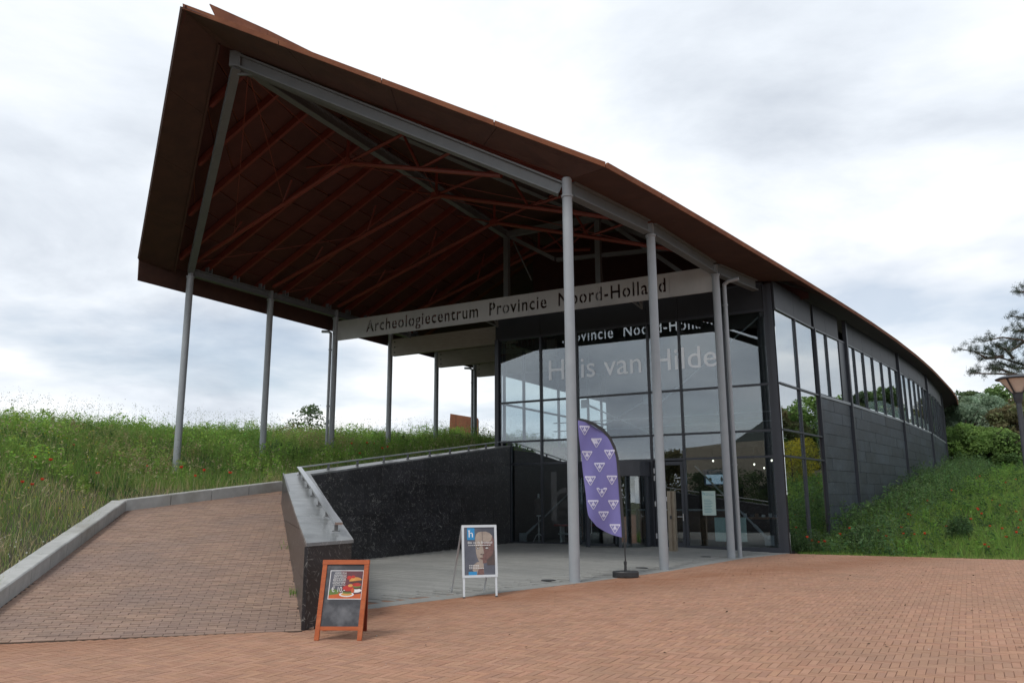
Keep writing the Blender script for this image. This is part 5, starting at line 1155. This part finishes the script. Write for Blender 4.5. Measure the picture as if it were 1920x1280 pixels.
# orange chalkboard
fl, fr = V((-2.395, 10.14, 0)), V((-1.845, 10.11, 0)); tl, tr = V((-2.36, 10.33, .925)), V((-1.81, 10.30, .925))
cb = thing('chalkboard', 'orange wooden A-frame chalkboard with a burger offer leaning near the end of the black wall', 'chalkboard', (fl + fr) / 2)
X, U, Lh, Wd = board_frame(fl, fr, tl, tr); Wd = .58; Nn = X.cross(U); o = (fl + fr) / 2 - X * Wd / 2
for u in (0, Wd - .055): part('leg', M['orange'], lambda b: bb(b, u, u + .055, 0, Lh - .056, -.018, .018), cb)
part('rail', M['orange'], lambda b: bb(b, -.004, Wd + .004, Lh - .055, Lh, -.022, .022), cb); part('rail', M['orange'], lambda b: bb(b, .0555, Wd - .0555, .115, .16, -.016, .014), cb)
sl = part('slate', M['slate'], lambda b: bb(b, .0555, Wd - .0555, .1605, Lh - .0565, -.006, .004), cb)
for u in (0, Wd - .05):
    a = o + X * (u + .02) + U * (Lh - .02) - Nn * .03; q = V((a.x, a.y + .52, 0)) + V((-.10, 0, 0)); part('leg', M['orange_dark'], lambda b: b.beam(a, q, .045, .028, Nn), cb)
part('rail', M['orange_dark'], lambda b: b.beam(o + V((-.06, .50, .1)) + X * .03, o + V((-.06, .50, .1)) + X * (Wd - .06), .03, .04), cb)
part('slate', M['slate'], lambda b: b.prism([o + X * .03 + U * (Lh - .05) - Nn * .05, o + X * (Wd - .05) + U * (Lh - .05) - Nn * .05, V((fr.x - .10, fr.y + .45, .14)), V((fl.x - .02, fl.y + .45, .14))], V((0, .008, 0))), cb)
P0_ = (.105, .475, .42, .345)          # paper: u, v, w, h on the board
pp = part('paper_sheet', M['paper'], lambda b: bb(b, P0_[0], P0_[0] + P0_[2], P0_[1], P0_[1] + P0_[3], .0045, .006), cb)
def F2(u, v, d): return o + X * (P0_[0] + u * P0_[2]) + U * (P0_[1] + v * P0_[3]) + Nn * d
bx0, bx1, by0, by1 = .02, .98, .025, .975
shapes = [([(bx0, by0), (bx1, by0), (bx1, by1), (bx0, by1)], 'p_maroon'), ([(bx0, .3), (.35, .3), (.42, .7), (.3, by1), (bx0, by1)], 'p_navy'), ([(bx0, by0), (bx1, by0), (bx1, .2), (.6, .14), (.3, .24), (bx0, .16)], 'p_orange'), ([(bx0, .14), (.3, .18), (.34, .3), (.1, .36), (bx0, .3)], 'p_green'),
          (ell(.80, .30, .18, .07), 'p_white'), (ell(.82, .40, .13, .06), 'p_meat'), (ell(.82, .44, .13, .045), 'p_green'), (ell(.82, .50, .14, .06), 'p_red'), (ell(.78, .64, .19, .12, 10, 195), 'p_bun'), (ell(.58, .74, .07, .07), 'p_red'), (ell(.70, .77, .06, .05), 'p_red'), (ell(.79, .59, .17, .03), 'p_meat'),
          (ell(.55, .165, .22, .085), 'p_white'), (ell(.55, .17, .17, .05), 'p_bun'), (ell(.57, .25, .17, .06), 'p_green'), (ell(.57, .29, .16, .055), 'p_meat'), (ell(.58, .38, .16, .10, 0, 360), 'p_red'), (ell(.64, .47, .07, .05), 'p_bun'), (ell(.72, .30, .05, .08), 'p_orange')]
flat('poster_print', shapes, pp, .0064, F2)
for key, u, v, ww, hh in (('b1', .14, .865, .36, .07), ('b2', .12, .745, .38, .075), ('b3', .11, .625, .38, .075), ('b4', .10, .505, .38, .085), ('b5', .09, .22, .40, .22)):
    me = TXT[key]; fit(me, ww * P0_[2], hh * P0_[3]); place_text('lettering', me, F2(u, v, .0122), X, U, M['p_white'], pp)
shapes = [([(.12, y_), (.49, y_ - .004), (.49, y_ + .006), (.12, y_ + .01)], 'p_white') for y_ in (.835, .715, .595, .47)]; flat('lettering', shapes, pp, .0122, F2)['kind'] = 'stuff'

# ------------------------------------------------------------------ beach flag
FD = 17.86; fb = V((2.43, 17.86, 0)); ff = thing('beach_flag', 'purple feather flag with white triangle logos on a black pole beside the front column', 'flag', fb)
def bs(b):
    n = 28
    def ring(k, z): return [fb + V((.285 * k * cos(2 * pi * i / n) * (1 if True else 1), .20 * k * sin(2 * pi * i / n), z)) for i in range(n)]
    rr_ = [ring(.93, 0), ring(1, .02), ring(1, .115), ring(.95, .135), ring(.82, .138), ring(.78, .118), ring(.12, .125)]
    for a, c in zip(rr_, rr_[1:]): b.add(a + c, [(i, (i + 1) % n, (i + 1) % n + n, i + n) for i in range(n)])
    b.poly(list(reversed(rr_[0]))); b.poly(rr_[-1])
part('base', M['black_plastic'], bs, ff, True)
part('base_cap', M['black_plastic'], lambda b: b.tube(fb + V((-.04, -.17, .06)), fb + V((-.04, -.215, .06)), .03, n=10), ff)
part('socket', M['black_plastic'], lambda b: (b.tube(fb + Z * .12, fb + Z * .30, .032, .026, 12), b.tube(fb + Z * .27, fb + Z * .335, .034, n=12), b.tube(fb + Z * .337, fb + Z * .35, .02, n=10)), ff)
pole_px = [(1173, 1058), (1171, 1010), (1167, 950), (1163, 900), (1159, 858), (1153, 838), (1144, 819), (1131, 804), (1113, 793), (1098, 787), (1084, 784)]
pp_ = [at(x_, y_, FD) for x_, y_ in pole_px]
part('pole', M['black_plastic'], lambda b: b.path(pp_, [.015] * 2 + [.012] * 9, 8), ff)
# cloth between the sleeve and the free edge
right_e = [(1083.5, 788), (1097, 791), (1112, 797), (1129, 808), (1141, 822), (1150, 841), (1155.5, 860), (1159, 900), (1162.5, 950), (1165, 985), (1166, 1007)]
left_e = [(1083, 790), (1083.5, 800), (1084.5, 815), (1087, 835), (1090, 855), (1092, 875), (1096, 905), (1099, 930), (1100, 950), (1103, 968), (1118, 986)]
NV, NU = 34, 12
def edge(tab, t):
    f = t * (len(tab) - 1); i = min(int(f), len(tab) - 2); return (lerp(tab[i][0], tab[i + 1][0], f - i), lerp(tab[i][1], tab[i + 1][1], f - i))
def ripple(x, y): return .055 * sin((x - 1100) * .085 + (y - 800) * .02) * min(1, (1170 - x) / 50) - .05 * max(0, (1115 - x) / 30) * (y - 780) / 230
def cloth(x, y, d=0.0): p = at(x, y, FD); p.y += ripple(x, y) - d; return p
LE = [(1083, 789), (1084, 806), (1087, 832), (1090.5, 857), (1094, 885), (1097, 912), (1099.5, 938), (1101, 955), (1103, 968), (1103, 969), (1104, 970)]
def cl(b):
    g = []
    for j in range(NV + 1):
        t = j / NV; R_e = edge(right_e, t)
        yr = R_e[1]; # left edge at the height that goes with it
        Lp = edge(left_e, t); g.append([cloth(lerp(Lp[0], R_e[0], k / NU), lerp(Lp[1], R_e[1], k / NU) + 3.0 * sin(pi * k / NU) * (t > .93)) for k in range(NU + 1)])
    b.v = [tuple(p) for r in g for p in r]; b.f = [(j * (NU + 1) + k, j * (NU + 1) + k + 1, (j + 1) * (NU + 1) + k + 1, (j + 1) * (NU + 1) + k) for j in range(NV) for k in range(NU)]; b.m = [0] * len(b.f)
fc2 = part('cloth', M['purple'], cl, ff, True)
sl_out = [(1082.5, 783), (1098, 786), (1114, 792), (1132, 803), (1145, 818), (1154.5, 838), (1160, 858), (1164, 900), (1168, 950), (1170, 985), (1171, 1006)]
def slv(b):
    for i in range(10):
        a, c, d, e = at(*right_e[i], FD), at(*right_e[i + 1], FD), at(*sl_out[i + 1], FD), at(*sl_out[i], FD); k = V((0, -.016, 0)); b.hexa([a - k, c - k, d - k, e - k], [a + k, c + k, d + k, e + k])
part('sleeve', M['black_plastic'], slv, ff)
def logo(cx_, cy_, s):
    def tri(r, dy=0): return [(cx_ - r, cy_ - r * .72 + dy), (cx_ + r, cy_ - r * .72 + dy), (cx_, cy_ + r * .98 + dy)]
    def round_tri(r, c):
        t = tri(r); out = []
        for i in range(3):
            p, a, e = t[i], t[i - 1], t[(i + 1) % 3]
            for q in (a, e):
                L = hypot(q[0] - p[0], q[1] - p[1]); out.append((p[0] + (q[0] - p[0]) * c / L, p[1] + (q[1] - p[1]) * c / L))
        return out
    b = MB(); nb_ = 10
    def mesh_poly(pts, d, m):          # subdivided fan so that the print follows the cloth
        b.add([cloth(*p, d) for p in pts] + [cloth(sum(p[0] for p in pts) / len(pts), sum(p[1] for p in pts) / len(pts), d)], [(i, (i + 1) % len(pts), len(pts)) for i in range(len(pts))], m)
    mesh_poly(round_tri(s, s * .18), .008, 0)
    def vee(x, y, wd, ht, t): b.add([cloth(*p, .013) for p in ((x - wd, y), (x - wd + t, y), (x, y + ht - t * 1.2), (x, y + ht))], [(0, 1, 2, 3)], 1); b.add([cloth(*p, .013) for p in ((x + wd, y), (x + wd - t, y), (x, y + ht - t * 1.2), (x, y + ht))], [(0, 1, 2, 3)], 1)
    y0 = cy_ - s * .48; vee(cx_ - s * .36, y0, s * .31, s * .62, s * .24); vee(cx_ + s * .36, y0, s * .31, s * .62, s * .24); vee(cx_, cy_ + s * .17, s * .31, s * .58, s * .24)
    return b.build('logo', [M['lilac'], M['purple']], ff)
for c in ((1096, 806), (1118.5, 829), (1101, 853), (1142.5, 851), (1124, 875), (1107, 900), (1147, 899), (1128, 922), (1112, 945), (1150, 945), (1131.5, 966), (1153, 990)): logo(*c, 11.2)

# ------------------------------------------------------------------ door post, drains, notices and interior things
bp_ = V((4.98, 25.45, 0)); bo = thing('door_post', 'slim bronze coloured service post standing before the glass door', 'post', bp_)
part('shaft', M['bronze'], lambda b: (b.box(bp_ + V((-.07, 0, .95)), .11, .14, 1.9, EE, BK), b.box(bp_ + V((.065, .03, .95)), .10, .16, 1.9, EE, BK)), bo); part('sensor', M['drain'], lambda b: b.box(bp_ + V((-.07, -.1, 1.1)), .06, .02, .1, EE, BK), bo)
for (px, py, lb) in ((1028, 1089, 'flat iron drain cover in the grey paving left of the front column'), (1203, 1066, 'flat iron drain cover in the grey paving behind the flag base'), (1323, 1045, 'flat iron drain cover in the grey paving near the pair of slim columns')):
    v = ray(px, py); p = V((0, 0, EYE)) + v * (-EYE / v.z); s_, q_ = sq(p); z_ = fore_z(s_, q_) + .004; b = MB(); b.lathe(V((p.x, p.y, z_)), [(.15, -.01), (.15, .004), (.13, .006), (.125, .002)], 20); tag(b.build('drain_cover', M['drain']), lb, 'drain cover')
def tagged(o, *a): return tag(o, *a)
b = MB(); b.box(P(FS - .004, 13.72, 1.52), .44, .008, .78, EE, BK); nt1 = tag(b.build('notice', M['mint']), 'pale mint notice sheet stuck on the pane right of the door', 'notice')
me = TXT['welk']; fit(me, .27); place_text('lettering', me, P(FS - .0095, 13.62, 1.81), EE, Z, M['teal'], nt1)
me = textmesh('h'); fit(me, .07, .1); place_text('lettering', me, P(FS - .0095, 13.53, 1.78), EE, Z, M['teal'], nt1)
b = MB(); [b.poly([P(FS - .0095, 13.56, 1.62 - .05 * k), P(FS - .0095, 13.56 + .30 * (.7 + .3 * ((k * 37) % 5) / 5), 1.62 - .05 * k), P(FS - .0095, 13.56 + .30 * (.7 + .3 * ((k * 37) % 5) / 5), 1.632 - .05 * k), P(FS - .0095, 13.56, 1.632 - .05 * k)]) for k in range(9)]; b.build('lettering', M['teal'], nt1)['kind'] = 'stuff'
b = MB(); b.box(P(FS + .30, 14.3, .68), 1.02, .03, .76, EE, BK); tag(b.build('display_board', M['mint']), 'pale board standing behind the glass under the mint notice', 'board')
sp_ = P(FS + 1.6, 13.55, 2.35); st_ = thing('screen', 'lit wall screen hanging inside behind the glass right of the door', 'screen', sp_)
part('housing', M['bluescr'], lambda b: (b.box(sp_ + Z * .23, .85, .12, .16, EE, BK), b.box(sp_, .8, .08, .46, EE, BK)), st_); part('display', M['screen'], lambda b: b.box(sp_ - BK * .045 - Z * .03, .66, .01, .32, EE, BK), st_)
part('picture', M['p_navy'], lambda b: (b.prism([sp_ - BK * .052 + EE * .22 + Z * .08, sp_ - BK * .052 + EE * .27 - Z * .04, sp_ - BK * .052 + EE * .22 - Z * .14, sp_ - BK * .052 + EE * .17 - Z * .04], BK * .002), b.prism([sp_ - BK * .052 - EE * .25 - Z * .06, sp_ - BK * .052 - EE * .12 - Z * .08, sp_ - BK * .052 - EE * .14 + Z * .02, sp_ - BK * .052 - EE * .22 + Z * .02], BK * .002)), st_)
for i, (q_, z_, d_) in enumerate(((13.6, 2.85, 1.2), (14.85, 2.72, 1.8), (15.0, 2.62, 2.6), (15.6, 2.8, 1.0))):
    p = P(FS + d_, q_, z_ + .1); t = thing('spot_lamp', 'small lit spot lamp inside behind the right glass panes', 'lamp', p, 'spot lamps inside the glass front'); part('bulb', M['lamp_lit'], lambda b: b.lathe(p - Z * .05, [(.012, 0), (.03, .02), (.03, .05), (.012, .07)], 10), t); part('cord', M['drain'], lambda b: b.tube(p + Z * .025, V((p.x, p.y, 3.55)), .008, n=5), t)
def table(p, w_, d_, h_, label, m='wood'):
    t = thing('table', label, 'table', p); p = V(p); part('tabletop', M[m], lambda b: b.box(p + Z * (h_ - .03), w_, d_, .06, EE, BK), t)
    for a in (-1, 1):
        for c in (-1, 1): part('leg', M[m], lambda b: b.box(p + EE * a * (w_ / 2 - .06) + BK * c * (d_ / 2 - .06) + Z * (h_ / 2 - .03), .06, .06, h_ - .06, EE, BK), t)
    return t
table(P(FS + 1.6, 14.9, .1), 1.6, .7, .95, 'wooden shop table with small goods behind the right pane'); table(P(FS + 2.0, 13.3, .1), 1.0, .6, .9, 'wooden table inside left of the shop table')
for k in range(7): p = P(FS + 1.45 + .1 * (k % 3), 14.3 + .2 * k, 1.05); b = MB(); b.box(p + Z * (.04 + .02 * (k % 2)), .1, .08, .08 + .04 * (k % 2), EE, BK); tag(b.build('shop_article', M[['white', 'paper', 'p_navy', 'wood'][k % 4]]), 'small boxed article on the shop table behind the glass', 'box', 'articles on the shop table')
cs = thing('counter', 'wooden reception counter deep inside the hall', 'counter', P(8.5, 11, .1)); part('front', M['wood'], lambda b: b.box(P(8.5, 11, .65), 4.2, .5, 1.1, EE, BK), cs); part('worktop', M['white'], lambda b: b.box(P(8.5, 11, 1.23), 4.4, .7, .06, EE, BK), cs)
rb = thing('bench', 'red bench inside behind the left panes', 'bench', P(FS + 1.4, 8.2, .1)); part('seat', M['red'], lambda b: b.box(P(FS + 1.4, 8.2, .72), 1.5, .4, .07, EE, BK), rb); part('support', M['white'], lambda b: b.box(P(FS + 1.4, 8.2, .40), 1.2, .3, .05, EE, BK), rb); part('leg', M['white'], lambda b: (b.box(P(FS + 1.4, 7.7, .39), .06, .3, .58, EE, BK), b.box(P(FS + 1.4, 8.7, .39), .06, .3, .58, EE, BK)), rb)
mp_ = P(FS + .75, 7.05, .1); md = thing('dress_form', 'dress form with checked cloth on a pale tripod stand behind the left glass', 'dress form', mp_)
part('stand', M['white'], lambda b: (b.tube(mp_ + Z * .3, mp_ + Z * .95, .018, n=8), b.lathe(mp_ + Z * .35, [(.02, 0), (.035, .1), (.02, .25)], 10), b.box(mp_ + Z * .97, .16, .12, .05)), md)
for k in range(3): a = 2 * pi * k / 3 + .5; part('leg', M['white'], lambda b: b.path([mp_ + Z * .33, mp_ + V((.12 * cos(a), .12 * sin(a), .24)), mp_ + V((.24 * cos(a), .24 * sin(a), .02))], [.022, .018, .014], 7), md)
part('torso', M['p_shadow'], lambda b: b.lathe(mp_, [(.10, 1.0), (.15, 1.08), (.12, 1.25), (.17, 1.45), (.15, 1.56), (.05, 1.62)], 14), md, True); part('neck', M['white'], lambda b: b.lathe(mp_, [(.045, 1.622), (.04, 1.72), (.03, 1.78)], 10), md)

# ------------------------------------------------------------------ litter on the square
n = 900; x = rs.uniform(-2, 17, n); y = rs.uniform(9, 24.5, n); dens = np.clip((x + 1) / 8, .05, 1); ok = (rs.rand(n) < dens) & (np.abs(x) < .68 * y); x, y = x[ok], y[ok]; ok = np.array([sq((a, c))[1] > edge_q(sq((a, c))[0]) + .2 for a, c in zip(x, y)]); x, y = x[ok], y[ok]; n = len(x)
lv = cards(np.c_[x, y, np.full(n, .012)], rs.uniform(.02, .065, n), jit((.06, .042, .025), n, .5), .93, .35); og = put('fallen_litter', bulk('fallen_litter', *lv[:2], M['leaf'], lv[2])); kind(og, 'stuff')
n = 60; x = rs.uniform(-6, 8, n); y = rs.uniform(8.2, 15, n); ok = np.array([sq((a, c))[1] > edge_q(sq((a, c))[0]) + .2 and (V((a, c, 0)) - RP0).dot(RU) < -.05 for a, c in zip(x, y)]); x, y = x[ok], y[ok]; n = len(x)
lv = cards(np.c_[x, y, np.full(n, .01)], rs.uniform(.012, .03, n), jit((.6, .6, .58), n, .2), .95, .8); og = put('pale_crumbs', bulk('pale_crumbs', *lv[:2], M['leaf'], lv[2])); kind(og, 'stuff')
# weeds in the joint at the foot of the arm and along edges
pts = [blk + arD * rnd.choice([1.6, 1.7, 1.75, 4.8, 5.1]) + arO * rnd.uniform(.02, .1) for _ in range(30)]; p = np.array([[q.x + rnd.gauss(0, .03), q.y + rnd.gauss(0, .05), ramp_z(q)] for q in pts])
lv = blades(p, rs.uniform(.05, .16, 30), np.full(30, .01), rs.uniform(.2, .8, 30), jit(GREEN, 30)); og = put('joint_weeds', bulk('joint_weeds', *lv[:2], M['grass'], lv[2])); kind(og, 'stuff')
print('objects', len(bpy.data.objects), 'tris', sum(sum(len(p.vertices) - 2 for p in me.polygons) * max(1, me.users) for me in bpy.data.meshes if len(me.polygons) < 3000) + sum(len(me.polygons) for me in bpy.data.meshes if len(me.polygons) >= 3000))
